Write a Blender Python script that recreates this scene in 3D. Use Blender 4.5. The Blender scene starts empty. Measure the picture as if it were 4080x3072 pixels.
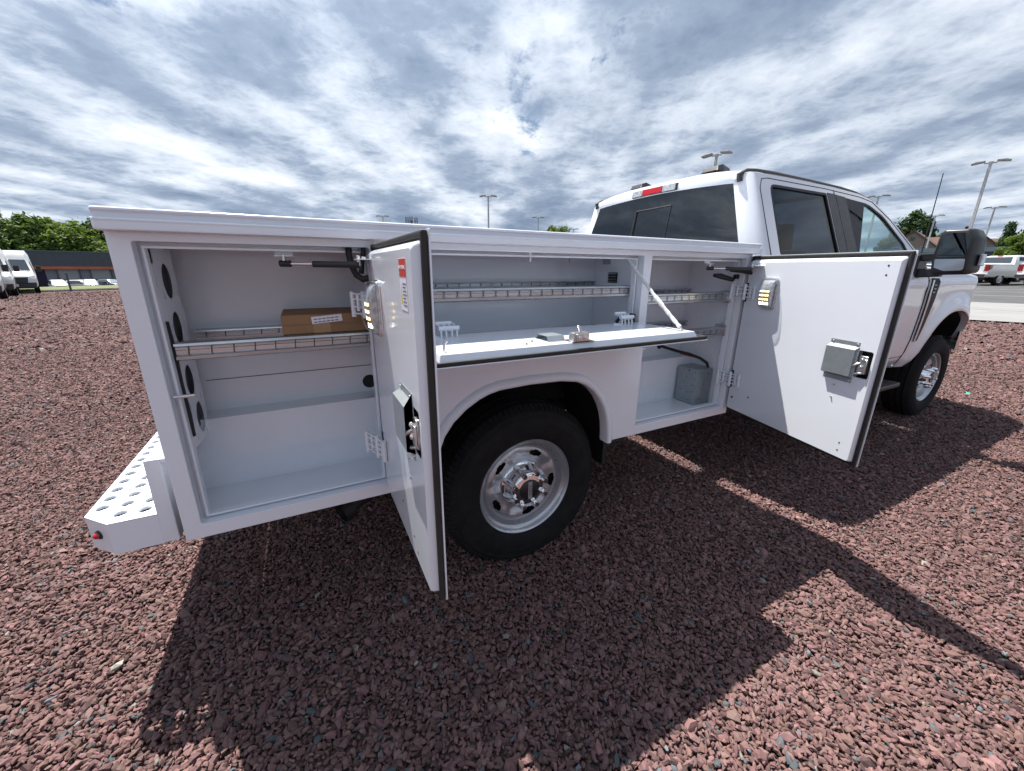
import bpy, bmesh, math, random
import numpy as np
from mathutils import Vector, Matrix
from mathutils.geometry import tessellate_polygon
R = math.radians
random.seed(7)
rng = np.random.default_rng(11)
scene = bpy.context.scene
C = scene.collection

# ------------------------------------------------------------------ camera
CAM = Vector((0.4007, -1.3371, 1.3476))
yaw, pitch, roll = 0.4808, 0.2882, 0.0078
cam_data = bpy.data.cameras.new('camera')
cam_data.sensor_width = 36.0
cam_data.lens = 1571.89 / 4080 * 36.0
cam_data.clip_start = 0.02
cam_data.clip_end = 3000
cam = bpy.data.objects.new('camera', cam_data)
C.objects.link(cam)
fwd = Vector((math.sin(yaw) * math.cos(pitch), math.cos(yaw) * math.cos(pitch), -math.sin(pitch)))
right = Vector((math.cos(yaw), -math.sin(yaw), 0))
up = right.cross(fwd)
r2 = right * math.cos(roll) + up * math.sin(roll)
u2 = up * math.cos(roll) - right * math.sin(roll)
cam.matrix_world = Matrix(((r2.x, u2.x, -fwd.x, CAM.x), (r2.y, u2.y, -fwd.y, CAM.y), (r2.z, u2.z, -fwd.z, CAM.z), (0, 0, 0, 1)))
scene.camera = cam

# ------------------------------------------------------------------ world and sun
SUNV = Vector((-0.115, 0.43, 1.0)).normalized()          # towards the sun
SUN_EL = math.asin(SUNV.z)
SUN_AZ = math.atan2(SUNV.x, SUNV.y)
SKYOFF, GAPOFF = 7.7, 15.0
world = bpy.data.worlds.new('World')
scene.world = world
world.use_nodes = True
wt = world.node_tree
wt.nodes.clear()
def wn(t, **k):
    n = wt.nodes.new(t)
    for a, b in k.items():
        setattr(n, a, b)
    return n
def wl(a, b):
    wt.links.new(a, b)
def wmath(op, a, b=None, clamp=False):
    n = wn('ShaderNodeMath', operation=op, use_clamp=clamp)
    for i, v in enumerate((a, b)):
        if v is None:
            continue
        if isinstance(v, (int, float)):
            n.inputs[i].default_value = v
        else:
            wl(v, n.inputs[i])
    return n.outputs[0]
w_out = wn('ShaderNodeOutputWorld')
w_sky = wn('ShaderNodeTexSky', sky_type='NISHITA', sun_disc=False, sun_elevation=SUN_EL, sun_rotation=SUN_AZ)
w_bg1 = wn('ShaderNodeBackground')
wl(w_sky.outputs[0], w_bg1.inputs[0])
w_bg1.inputs[1].default_value = 0.05
w_tc = wn('ShaderNodeTexCoord')
w_sep = wn('ShaderNodeSeparateXYZ')
wl(w_tc.outputs['Generated'], w_sep.inputs[0])
w_z = wmath('ADD', wmath('MAXIMUM', w_sep.outputs[2], 0.0), 0.10)
w_uv = wn('ShaderNodeCombineXYZ')
wl(wmath('DIVIDE', w_sep.outputs[0], w_z), w_uv.inputs[0])
wl(wmath('DIVIDE', w_sep.outputs[1], w_z), w_uv.inputs[1])
w_map = wn('ShaderNodeMapping', vector_type='POINT')
wl(w_uv.outputs[0], w_map.inputs[0])
w_map.inputs['Rotation'].default_value = (0, 0, R(28))
w_map.inputs['Location'].default_value = (3.1, 1.7, 0.0)
w_str = wn('ShaderNodeMapping', vector_type='POINT')
wl(w_map.outputs[0], w_str.inputs[0])
w_str.inputs['Scale'].default_value = (1.0, 0.50, 1.0)
w_str2 = wn('ShaderNodeMapping', vector_type='POINT')
wl(w_map.outputs[0], w_str2.inputs[0])
w_str2.inputs['Scale'].default_value = (1.0, 0.66, 1.0)
def wnoise(src, scale, detail, rough, dist, off=0.0):
    n = wn('ShaderNodeTexNoise', noise_dimensions='4D')
    wl(src.outputs[0], n.inputs['Vector'])
    n.inputs['W'].default_value = off
    n.inputs['Scale'].default_value = scale
    n.inputs['Detail'].default_value = detail
    n.inputs['Roughness'].default_value = rough
    n.inputs['Distortion'].default_value = dist
    return n.outputs[0]
n_big = wnoise(w_str, 1.05, 2, 0.45, 0.1, SKYOFF)
n_mid = wnoise(w_str2, 2.4, 5, 0.52, 0.15, 2.1)
n_fine = wnoise(w_map, 5.5, 10, 0.66, 0.2, 5.0)
billow = wmath('MULTIPLY', wmath('ABSOLUTE', wmath('SUBTRACT', n_fine, 0.5)), 2.0)
# cloud thickness
th = wmath('ADD', wmath('MULTIPLY', n_big, 0.54), wmath('ADD', wmath('MULTIPLY', n_mid, 0.42), wmath('MULTIPLY', billow, 0.13)))
ramp = wn('ShaderNodeValToRGB')
wl(th, ramp.inputs[0])
cr = ramp.color_ramp
cr.elements[0].position = 0.375
cr.elements[0].color = (1.10, 1.16, 1.24, 1)
cr.elements[1].position = 0.605
cr.elements[1].color = (0.26, 0.345, 0.49, 1)
e = cr.elements.new(0.455)
e.color = (0.74, 0.83, 0.97, 1)
e = cr.elements.new(0.52)
e.color = (0.40, 0.495, 0.65, 1)
# gaps where the deck thins out
n_gap = wnoise(w_str, 1.7, 9, 0.62, 0.5, GAPOFF)
gapv = wmath('ADD', wmath('MULTIPLY', n_gap, 0.8), wmath('MULTIPLY', n_fine, 0.2))
cov = wn('ShaderNodeMapRange')
cov.interpolation_type = 'SMOOTHSTEP'
wl(gapv, cov.inputs[0])
cov.inputs[1].default_value = 0.325
cov.inputs[2].default_value = 0.395
# clouds near the horizon thicken; forward scattering brightens them round the sun
w_dot = wn('ShaderNodeVectorMath', operation='DOT_PRODUCT')
wl(w_tc.outputs['Generated'], w_dot.inputs[0])
w_dot.inputs[1].default_value = SUNV
glow = wmath('POWER', wmath('MAXIMUM', w_dot.outputs['Value'], 0.0), 4.0)
gain = wmath('ADD', wmath('MULTIPLY', glow, 0.40), 0.45)
w_bg2 = wn('ShaderNodeBackground')
wl(ramp.outputs[0], w_bg2.inputs[0])
wl(gain, w_bg2.inputs[1])
w_mix = wn('ShaderNodeMixShader')
wl(cov.outputs[0], w_mix.inputs[0])
wl(w_bg1.outputs[0], w_mix.inputs[1])
wl(w_bg2.outputs[0], w_mix.inputs[2])
wl(w_mix.outputs[0], w_out.inputs[0])

sun_data = bpy.data.lights.new('sun', 'SUN')
sun_data.energy = 5.0
sun_data.angle = R(0.55)
sun_data.color = (1.0, 0.955, 0.90)
sun = bpy.data.objects.new('sun', sun_data)
C.objects.link(sun)
sun.location = (-3, 12, 30)
sun.rotation_euler = SUNV.to_track_quat('Z', 'Y').to_euler()

scene.view_settings.view_transform = 'Standard'
scene.view_settings.look = 'None'
scene.view_settings.exposure = 1.0
scene.view_settings.gamma = 1.0
scene.view_settings.use_curve_mapping = False
scene.render.engine = 'CYCLES'
scene.cycles.max_bounces = 8
scene.cycles.diffuse_bounces = 4
scene.cycles.glossy_bounces = 4
scene.cycles.transparent_max_bounces = 12

# ------------------------------------------------------------------ materials
MATS = {}
def mat(name, col, rough=0.5, metal=0.0, spec=0.5, coat=0.0, var=0.0, vscale=8.0, bump=0.0, bscale=60.0, emit=None, estr=0.0, col2=None, detail=4, stretch=None):
    m = bpy.data.materials.new(name)
    m.use_nodes = True
    t = m.node_tree
    b = t.nodes['Principled BSDF']
    b.inputs['Base Color'].default_value = (*col, 1)
    b.inputs['Roughness'].default_value = rough
    b.inputs['Metallic'].default_value = metal
    b.inputs['Specular IOR Level'].default_value = spec
    b.inputs['Coat Weight'].default_value = coat
    b.inputs['Coat Roughness'].default_value = 0.06
    if emit:
        b.inputs['Emission Color'].default_value = (*emit, 1)
        b.inputs['Emission Strength'].default_value = estr
    if var or bump or col2:
        tc = t.nodes.new('ShaderNodeTexCoord')
        src = tc.outputs['Object']
        if stretch:
            mp = t.nodes.new('ShaderNodeMapping')
            mp.inputs['Scale'].default_value = stretch
            t.links.new(src, mp.inputs[0])
            src = mp.outputs[0]
    if var or col2:
        n = t.nodes.new('ShaderNodeTexNoise')
        n.inputs['Scale'].default_value = vscale
        n.inputs['Detail'].default_value = detail
        n.inputs['Roughness'].default_value = 0.62
        t.links.new(src, n.inputs['Vector'])
        mx = t.nodes.new('ShaderNodeMix')
        mx.data_type = 'RGBA'
        c2 = col2 or tuple(c * (1 - var) for c in col)
        mx.inputs[6].default_value = (*col, 1)
        mx.inputs[7].default_value = (*c2, 1)
        mr = t.nodes.new('ShaderNodeMapRange')
        mr.inputs[1].default_value = 0.38
        mr.inputs[2].default_value = 0.66
        t.links.new(n.outputs[0], mr.inputs[0])
        t.links.new(mr.outputs[0], mx.inputs[0])
        t.links.new(mx.outputs[2], b.inputs['Base Color'])
        mr2 = t.nodes.new('ShaderNodeMapRange')
        mr2.inputs[3].default_value = max(0.02, rough * 0.85)
        mr2.inputs[4].default_value = min(1.0, rough * 1.2)
        t.links.new(n.outputs[0], mr2.inputs[0])
        t.links.new(mr2.outputs[0], b.inputs['Roughness'])
    if bump:
        n2 = t.nodes.new('ShaderNodeTexNoise')
        n2.inputs['Scale'].default_value = bscale
        n2.inputs['Detail'].default_value = 3
        t.links.new(src, n2.inputs['Vector'])
        bp = t.nodes.new('ShaderNodeBump')
        bp.inputs['Strength'].default_value = bump
        bp.inputs['Distance'].default_value = 0.01
        t.links.new(n2.outputs[0], bp.inputs['Height'])
        t.links.new(bp.outputs[0], b.inputs['Normal'])
    MATS[name] = m
    return m
def glassmat(name, tint, rough=0.0, refl=1.0, f0=0.06):
    m = bpy.data.materials.new(name)
    m.use_nodes = True
    t = m.node_tree
    t.nodes.clear()
    o = t.nodes.new('ShaderNodeOutputMaterial')
    tr = t.nodes.new('ShaderNodeBsdfTransparent')
    tr.inputs[0].default_value = (*tint, 1)
    gl = t.nodes.new('ShaderNodeBsdfGlossy')
    gl.inputs['Roughness'].default_value = rough
    gl.inputs[0].default_value = (refl, refl, refl, 1)
    # Schlick reflectance, the same from both sides of the sheet
    ge = t.nodes.new('ShaderNodeNewGeometry')
    dt = t.nodes.new('ShaderNodeVectorMath'); dt.operation = 'DOT_PRODUCT'
    t.links.new(ge.outputs['Incoming'], dt.inputs[0]); t.links.new(ge.outputs['Normal'], dt.inputs[1])
    def nm(op, a, b_):
        n = t.nodes.new('ShaderNodeMath'); n.operation = op
        for i, v in enumerate((a, b_)):
            if isinstance(v, (int, float)): n.inputs[i].default_value = v
            elif v is not None: t.links.new(v, n.inputs[i])
        return n.outputs[0]
    c1 = nm('SUBTRACT', 1.0, nm('ABSOLUTE', dt.outputs['Value'], None))
    sch = nm('ADD', f0, nm('MULTIPLY', 1.0 - f0, nm('POWER', c1, 5.0)))
    mx = t.nodes.new('ShaderNodeMixShader')
    t.links.new(sch, mx.inputs[0])
    t.links.new(tr.outputs[0], mx.inputs[1])
    t.links.new(gl.outputs[0], mx.inputs[2])
    t.links.new(mx.outputs[0], o.inputs[0])
    MATS[name] = m
    return m
mat('white_paint', (0.765, 0.80, 0.86), 0.18, coat=0.4, var=0.045, vscale=1.6, bump=0.015, bscale=220)
mat('cab_white', (0.74, 0.77, 0.825), 0.15, coat=0.7, var=0.015, vscale=1.5)
mat('liner_white', (0.775, 0.815, 0.875), 0.18, coat=0.5, var=0.05, vscale=3.0, bump=0.03, bscale=160)
mat('galvanised', (0.37, 0.41, 0.43), 0.34, metal=0.6, var=0.13, vscale=30, bump=0.02, bscale=60)
mat('rail_metal', (0.58, 0.60, 0.62), 0.24, metal=0.88, var=0.35, vscale=9, bump=0.08, bscale=40, stretch=(0.25, 3, 3))
mat('zinc', (0.74, 0.74, 0.73), 0.30, metal=1.0, var=0.2, vscale=30)
mat('chrome', (0.86, 0.87, 0.88), 0.05, metal=1.0)
mat('argent', (0.50, 0.515, 0.545), 0.28, metal=0.65, var=0.12, vscale=18)
mat('tyre', (0.0085, 0.0085, 0.010), 0.8, spec=0.22, var=0.25, vscale=20, bump=0.12, bscale=140, col2=(0.016, 0.015, 0.0145))
mat('rubber', (0.012, 0.012, 0.013), 0.55, var=0.2, vscale=30)
mat('seal', (0.020, 0.018, 0.017), 0.6, var=0.3, vscale=25)
mat('plastic_black', (0.018, 0.018, 0.020), 0.38, var=0.2, vscale=40, bump=0.04, bscale=300)
mat('trim_dark', (0.045, 0.043, 0.042), 0.45, var=0.15, vscale=30)
mat('frame_black', (0.012, 0.012, 0.012), 0.6, var=0.4, vscale=12)
mat('hole_dark', (0.010, 0.010, 0.012), 0.7)
mat('slot_dark', (0.07, 0.07, 0.075), 0.6)
mat('cavity_shade_grey', (0.075, 0.078, 0.088), 0.5)
mat('drum', (0.03, 0.028, 0.026), 0.6, metal=0.4, var=0.4, vscale=15)
mat('card', (0.30, 0.17, 0.085), 0.75, var=0.16, vscale=9, bump=0.05, bscale=90, col2=(0.24, 0.135, 0.065))
mat('tape', (0.36, 0.22, 0.11), 0.3, var=0.1, vscale=20)
mat('paper', (0.72, 0.71, 0.78), 0.6)
mat('print', (0.10, 0.10, 0.13), 0.6)
mat('red_print', (0.55, 0.05, 0.03), 0.5)
mat('yellow_print', (0.75, 0.55, 0.05), 0.5)
mat('red_lens', (0.42, 0.008, 0.014), 0.12, coat=0.6)
mat('red_dark', (0.20, 0.01, 0.012), 0.2, coat=0.5)
mat('clear_lens', (0.62, 0.64, 0.66), 0.08, metal=0.35, coat=0.8, var=0.5, vscale=60)
mat('amber', (0.55, 0.22, 0.03), 0.15, coat=0.6)
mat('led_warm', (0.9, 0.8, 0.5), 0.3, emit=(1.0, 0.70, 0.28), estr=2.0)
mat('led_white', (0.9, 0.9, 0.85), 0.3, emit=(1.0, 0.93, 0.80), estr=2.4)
mat('rope', (0.72, 0.72, 0.72), 0.8, var=0.3, vscale=90, bump=0.5, bscale=240)
mat('seat', (0.05, 0.052, 0.058), 0.8, var=0.2, vscale=20)
mat('dash', (0.03, 0.03, 0.034), 0.6)
mat('wire_red', (0.35, 0.02, 0.02), 0.45)
mat('badge_grey', (0.42, 0.42, 0.43), 0.35, metal=0.4)
glassmat('glass_clear', (0.62, 0.80, 0.80), f0=0.04)
glassmat('glass_dark', (0.03, 0.05, 0.08), refl=0.6, f0=0.035)
glassmat('glass_rear', (0.015, 0.018, 0.022), refl=0.9, f0=0.12)
glassmat('lens_glass', (0.93, 0.95, 0.97))
mat('mirror_glass', (0.50, 0.56, 0.58), 0.015, metal=1.0)
# background
mat('asphalt', (0.0753, 0.0753, 0.0773), 0.9, var=0.25, vscale=0.7, bump=0.3, bscale=30)
mat('concrete', (0.2359, 0.2326, 0.2260), 0.85, var=0.16, vscale=0.9, bump=0.2, bscale=12)
mat('line_paint', (0.4062, 0.3997, 0.3735), 0.7, var=0.2, vscale=3)
mat('yellow_line', (0.55, 0.36, 0.07), 0.7, var=0.2, vscale=3)
mat('grass', (0.0622, 0.0917, 0.0197), 0.9, col2=(0.15, 0.15, 0.06), vscale=3)
mat('field', (0.0780, 0.0858, 0.0546), 0.95, col2=(0.14, 0.125, 0.10), vscale=0.05)
mat('fascia', (0.0557, 0.0655, 0.0786), 0.6, var=0.12, vscale=1.5)
mat('fascia_cap', (0.10, 0.115, 0.13), 0.5)
mat('orange', (0.4062, 0.1114, 0.0491), 0.6, var=0.12, vscale=2)
mat('orange_pale', (0.3931, 0.1966, 0.1310), 0.6)
mat('bwall', (0.1966, 0.2097, 0.2359), 0.7, var=0.08, vscale=0.8)
mat('bdoor', (0.2752, 0.2817, 0.2883), 0.6, var=0.06, vscale=0.7)
mat('bframe', (0.08, 0.08, 0.10), 0.6)
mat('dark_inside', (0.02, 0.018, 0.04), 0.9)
mat('car_white', (0.6216, 0.6384, 0.6384), 0.22, coat=0.6, var=0.02, vscale=1)
mat('car_silver', (0.3528, 0.3780, 0.4032), 0.25, metal=0.35, coat=0.6)
mat('car_blue', (0.03, 0.05, 0.09), 0.25, coat=0.7)
mat('car_grey', (0.16, 0.17, 0.18), 0.25, metal=0.3, coat=0.6)
mat('car_glass', (0.03, 0.04, 0.05), 0.05, spec=0.9)
mat('car_glass_light', (0.16, 0.21, 0.24), 0.08, spec=1.0)
mat('headlamp', (0.60, 0.63, 0.66), 0.12, metal=0.3, coat=0.7)
mat('pole', (0.46, 0.46, 0.45), 0.45, metal=0.3, var=0.1, vscale=2)
mat('pole_head', (0.30, 0.295, 0.28), 0.5, metal=0.2)
mat('siding_tan', (0.2228, 0.1900, 0.1507), 0.8, var=0.08, vscale=2)
mat('siding_grey', (0.1835, 0.1769, 0.1704), 0.8, var=0.08, vscale=2)
mat('roof_brown', (0.0983, 0.0622, 0.0472), 0.85, var=0.25, vscale=2.5)
mat('roof_red', (0.1310, 0.0721, 0.0491), 0.85, var=0.25, vscale=2.5)
mat('brick', (0.1245, 0.0557, 0.0426), 0.85, var=0.25, vscale=6)
mat('bark', (0.085, 0.065, 0.05), 0.9, var=0.4, vscale=6, bump=0.4, bscale=20)
def leafmat(name, c1, c2):
    m = mat(name, c1, 0.6, spec=0.25, col2=c2, vscale=0.55, detail=3)
    t = m.node_tree
    b = t.nodes['Principled BSDF']
    out = [n for n in t.nodes if n.type == 'OUTPUT_MATERIAL'][0]
    tl = t.nodes.new('ShaderNodeBsdfTranslucent')
    tl.inputs[0].default_value = (c1[0] * 1.6, c1[1] * 1.7, c1[2], 1)
    mx = t.nodes.new('ShaderNodeMixShader')
    mx.inputs[0].default_value = 0.35
    t.links.new(b.outputs[0], mx.inputs[1])
    t.links.new(tl.outputs[0], mx.inputs[2])
    t.links.new(mx.outputs[0], out.inputs[0])
    return m
leafmat('leaf_mid', (0.058, 0.100, 0.020), (0.088, 0.135, 0.028))
leafmat('leaf_dark', (0.028, 0.058, 0.018), (0.046, 0.082, 0.026))
leafmat('leaf_bright', (0.105, 0.150, 0.026), (0.075, 0.12, 0.026))

# ------------------------------------------------------------------ mesh helpers
class MB:
    def __init__(s):
        s.v = []; s.f = []; s.mi = []
    def add(s, verts, faces, m=0):
        o = len(s.v)
        s.v += [tuple(p) for p in verts]
        for f in faces:
            s.f.append([i + o for i in f]); s.mi.append(m)
        return s
    def box(s, x0, x1, y0, y1, z0, z1, m=0):
        v = [(x, y, z) for z in (z0, z1) for y in (y0, y1) for x in (x0, x1)]
        return s.add(v, [(0, 2, 3, 1), (4, 5, 7, 6), (0, 1, 5, 4), (2, 6, 7, 3), (0, 4, 6, 2), (1, 3, 7, 5)], m)
    def obox(s, c, ax, ay, az, m=0):
        c, ax, ay, az = map(Vector, (c, ax, ay, az))
        v = [c + ax * a + ay * b + az * d for d in (-1, 1) for b in (-1, 1) for a in (-1, 1)]
        f = [(0, 2, 3, 1), (4, 5, 7, 6), (0, 1, 5, 4), (2, 6, 7, 3), (0, 4, 6, 2), (1, 3, 7, 5)]
        if ax.cross(ay).dot(az) < 0:
            f = [q[::-1] for q in f]
        return s.add(v, f, m)
    def loft(s, rings, closed=True, cap=True, m=0):
        n = len(rings[0]); v = [p for r in rings for p in r]; f = []
        for i in range(len(rings) - 1):
            for j in range(n if closed else n - 1):
                k = (j + 1) % n
                f.append((i * n + j, i * n + k, (i + 1) * n + k, (i + 1) * n + j))
        if cap and closed:
            f.append(tuple(range(n))[::-1]); f.append(tuple((len(rings) - 1) * n + j for j in range(n)))
        return s.add(v, f, m)
    def tube(s, p0, p1, r0, r1=None, n=14, m=0, cap=True):
        r1 = r0 if r1 is None else r1
        return s.path([p0, p1], [r0, r1], n, m, cap)
    def path(s, pts, r, n=10, m=0, cap=True):
        pts = [Vector(p) for p in pts]
        if not isinstance(r, (list, tuple)):
            r = [r] * len(pts)
        t0 = (pts[1] - pts[0]).normalized()
        a = t0.orthogonal().normalized()
        rings = []
        for i, p in enumerate(pts):
            if i == 0: t = t0
            elif i == len(pts) - 1: t = (pts[i] - pts[i - 1]).normalized()
            else: t = ((pts[i + 1] - pts[i]).normalized() + (pts[i] - pts[i - 1]).normalized()).normalized()
            a = (a - t * a.dot(t)).normalized()
            b = t.cross(a)
            rings.append([p + (a * math.cos(2 * math.pi * k / n) + b * math.sin(2 * math.pi * k / n)) * r[i] for k in range(n)])
        return s.loft(rings, True, cap, m)
    def lathe_y(s, prof, c=(0, 0, 0), n=48, m=0):
        # prof: (radius, y)
        rings = []
        for rr, y in prof:
            rings.append([(c[0] + rr * math.cos(2 * math.pi * k / n), c[1] + y, c[2] + rr * math.sin(2 * math.pi * k / n)) for k in range(n)])
        return s.loft(rings, True, False, m)
    def lathe_z(s, prof, c=(0, 0, 0), n=24, m=0):
        rings = []
        for rr, z in prof:
            rings.append([(c[0] + rr * math.cos(2 * math.pi * k / n), c[1] + rr * math.sin(2 * math.pi * k / n), c[2] + z) for k in range(n)])
        return s.loft(rings, True, False, m)
    def ball(s, c, r, n=10, m=0, sc=(1, 1, 1)):
        rings = []
        for i in range(n + 1):
            a = math.pi * i / n
            rr = max(1e-4, math.sin(a))
            rings.append([(c[0] + r * sc[0] * rr * math.cos(2 * math.pi * k / (2 * n)), c[1] + r * sc[1] * rr * math.sin(2 * math.pi * k / (2 * n)), c[2] - r * sc[2] * math.cos(a)) for k in range(2 * n)])
        return s.loft(rings, True, False, m)
    def plate(s, outer, holes, fn, thick, m=0):
        # planar polygon with holes in 2D, mapped by fn(u, v, d), d = depth 0..thick
        loops = [outer] + holes
        flat = [p for l in loops for p in l]
        tris = tessellate_polygon([[Vector((p[0], p[1], 0)) for p in l] for l in loops])
        n = len(flat)
        v = [fn(p[0], p[1], 0.0) for p in flat] + [fn(p[0], p[1], thick) for p in flat]
        f = []
        for t in tris:
            a, b, c = (Vector((*flat[i], 0)) for i in t)
            if (b - a).cross(c - a).z < 0:
                t = t[::-1]
            f.append(tuple(t)); f.append(tuple(i + n for i in t[::-1]))
        o = 0
        for l in loops:
            k = len(l)
            area = sum(l[i][0] * l[(i + 1) % k][1] - l[(i + 1) % k][0] * l[i][1] for i in range(k))
            isout = (l is outer)
            for i in range(k):
                a, b = o + i, o + (i + 1) % k
                if (area > 0) == isout: f.append((b, a, a + n, b + n))
                else: f.append((a, b, b + n, a + n))
            o += k
        return s.add(v, f, m)
    def build(s, name, mats, parent=None, smooth=None, bevel=0.0, recalc=False, bseg=2):
        me = bpy.data.meshes.new(name)
        me.from_pydata([tuple(p) for p in s.v], [], s.f)
        if isinstance(mats, str): mats = [mats]
        for q in mats: me.materials.append(MATS[q])
        me.polygons.foreach_set('material_index', s.mi)
        if recalc:
            bm = bmesh.new(); bm.from_mesh(me)
            bmesh.ops.remove_doubles(bm, verts=bm.verts, dist=1e-5)
            bmesh.ops.recalc_face_normals(bm, faces=bm.faces)
            bm.to_mesh(me); bm.free()
        if smooth is not None:
            me.polygons.foreach_set('use_smooth', [True] * len(me.polygons))
            me.set_sharp_from_angle(angle=R(smooth))
        o = bpy.data.objects.new(name, me)
        C.objects.link(o)
        if parent is not None: o.parent = parent
        if bevel:
            b = o.modifiers.new('bevel', 'BEVEL')
            b.width = bevel; b.segments = bseg; b.limit_method = 'ANGLE'; b.angle_limit = R(40)
        return o
def empty(name, loc=(0, 0, 0), rz=0.0, label=None, cat=None, group=None):
    o = bpy.data.objects.new(name, None)
    o.empty_display_size = 0.3
    C.objects.link(o)
    o.location = loc; o.rotation_euler = (0, 0, rz)
    tag(o, label, cat, group)
    return o
def tag(o, label=None, cat=None, group=None, kind=None):
    if label: o['label'] = label
    if cat: o['category'] = cat
    if group: o['group'] = group
    if kind: o['kind'] = kind
    return o
def copy_tree(o, parent=None):
    c = o.copy(); C.objects.link(c); c.parent = parent
    for ch in list(o.children): copy_tree(ch, c)
    return c
def rrect(x0, x1, y0, y1, r, n=5):
    p = []
    for cx, cy, a0 in ((x1 - r, y0 + r, -90), (x1 - r, y1 - r, 0), (x0 + r, y1 - r, 90), (x0 + r, y0 + r, 180)):
        for i in range(n + 1):
            a = R(a0 + 90 * i / n)
            p.append((cx + r * math.cos(a), cy + r * math.sin(a)))
    return p
def rpoly(pts, r, n=4):
    # rounded corners of a polygon
    out = []; k = len(pts)
    for i in range(k):
        p0, p1, p2 = Vector(pts[i - 1]), Vector(pts[i]), Vector(pts[(i + 1) % k])
        rr = r[i] if isinstance(r, (list, tuple)) else r
        a = p1 + (p0 - p1).normalized() * rr; b = p1 + (p2 - p1).normalized() * rr
        for j in range(n + 1):
            t = j / n
            q = a * (1 - t) ** 2 + p1 * 2 * t * (1 - t) + b * t * t
            out.append((q.x, q.y))
    return out
def ellipse(cx, cy, a, b, n=24, tilt=0):
    o = []
    for i in range(n):
        t = 2 * math.pi * i / n
        x, y = a * math.cos(t), b * math.sin(t)
        o.append((cx + x * math.cos(tilt) - y * math.sin(tilt), cy + x * math.sin(tilt) + y * math.cos(tilt)))
    return o
def text_mesh(name, body, size, mtx, matname, parent, depth=0.0004):
    cu = bpy.data.curves.new(name, 'FONT')
    cu.body = body; cu.size = size; cu.align_x = 'CENTER'; cu.align_y = 'CENTER'; cu.extrude = depth
    tmp = bpy.data.objects.new(name + '_tmp', cu)
    C.objects.link(tmp)
    dg = bpy.context.evaluated_depsgraph_get(); dg.update()
    me = bpy.data.meshes.new_from_object(tmp.evaluated_get(dg))
    bpy.data.objects.remove(tmp)
    me.transform(mtx)
    me.materials.clear(); me.materials.append(MATS[matname])
    o = bpy.data.objects.new(name, me); C.objects.link(o); o.parent = parent
    return o

# ------------------------------------------------------------------ terrain
def sstep(a, b, x):
    t = min(1.0, max(0.0, (x - a) / (b - a)))
    return t * t * (3 - 2 * t)
def g(x, y):
    r = math.hypot(x - 2.5, y - 0.5)
    w = sstep(7.0, 14.0, r)
    z = 0.0125 * max(-60.0, min(90.0, x)) - 0.006 * max(-10.0, min(38.0, y))
    lo = sstep(20.0, -5.0, x)
    z -= lo * 0.043 * max(0.0, min(90.0, y - 46.0))
    return z * w
def axis_vals(c, lims):
    v = []
    d = 0.0; step = 0.5
    while d < lims:
        v.append(d); d += step; step *= 1.14
    v.append(lims)
    return sorted(set([c - q for q in v] + [c + q for q in v]))
def terrain(name, fn_in, dz, matname, xs, ys, kind='structure'):
    b = MB(); idx = {}
    for i, x in enumerate(xs):
        for j, y in enumerate(ys):
            idx[i, j] = len(b.v); b.v.append((x, y, g(x, y) + dz))
    for i in range(len(xs) - 1):
        for j in range(len(ys) - 1):
            b.f.append([idx[i, j], idx[i + 1, j], idx[i + 1, j + 1], idx[i, j + 1]]); b.mi.append(0)
    o = b.build(name, matname, smooth=60)
    return tag(o, kind=kind)

def gravel_sheet_mat():
    m = bpy.data.materials.new('gravel_sheet'); m.use_nodes = True
    t = m.node_tree; b = t.nodes['Principled BSDF']
    b.inputs['Roughness'].default_value = 0.9
    b.inputs['Specular IOR Level'].default_value = 0.25
    tc = t.nodes.new('ShaderNodeTexCoord')
    vo = t.nodes.new('ShaderNodeTexVoronoi'); vo.inputs['Scale'].default_value = 54
    t.links.new(tc.outputs['Object'], vo.inputs['Vector'])
    hs = t.nodes.new('ShaderNodeSeparateColor'); t.links.new(vo.outputs['Color'], hs.inputs[0])
    rp = t.nodes.new('ShaderNodeValToRGB'); t.links.new(hs.outputs[0], rp.inputs[0])
    r = rp.color_ramp
    r.elements[0].position = 0.0; r.elements[0].color = (0.04, 0.021, 0.019, 1)
    r.elements[1].position = 1.0; r.elements[1].color = (0.15, 0.15, 0.145, 1)
    for p, c in ((0.3, (0.118, 0.068, 0.063)), (0.7, (0.150, 0.090, 0.083)), (0.93, (0.165, 0.103, 0.095)), (0.955, (0.11, 0.12, 0.125))):
        e = r.elements.new(p); e.color = (*c, 1)
    n = t.nodes.new('ShaderNodeTexNoise'); n.inputs['Scale'].default_value = 0.45; n.inputs['Detail'].default_value = 6
    t.links.new(tc.outputs['Object'], n.inputs['Vector'])
    mr = t.nodes.new('ShaderNodeMapRange'); mr.inputs[1].default_value = 0.3; mr.inputs[2].default_value = 0.7; mr.inputs[3].default_value = 0.82; mr.inputs[4].default_value = 1.12
    t.links.new(n.outputs[0], mr.inputs[0])
    mx = t.nodes.new('ShaderNodeMix'); mx.data_type = 'RGBA'; mx.blend_type = 'MULTIPLY'; mx.inputs[0].default_value = 1.0
    t.links.new(rp.outputs[0], mx.inputs[6]); t.links.new(mr.outputs[0], mx.inputs[7])
    t.links.new(mx.outputs[2], b.inputs['Base Color'])
    bp = t.nodes.new('ShaderNodeBump'); bp.inputs['Strength'].default_value = 0.9; bp.inputs['Distance'].default_value = 0.02; bp.invert = True
    t.links.new(vo.outputs['Distance'], bp.inputs['Height']); t.links.new(bp.outputs[0], b.inputs['Normal'])
    MATS['gravel_sheet'] = m
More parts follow.
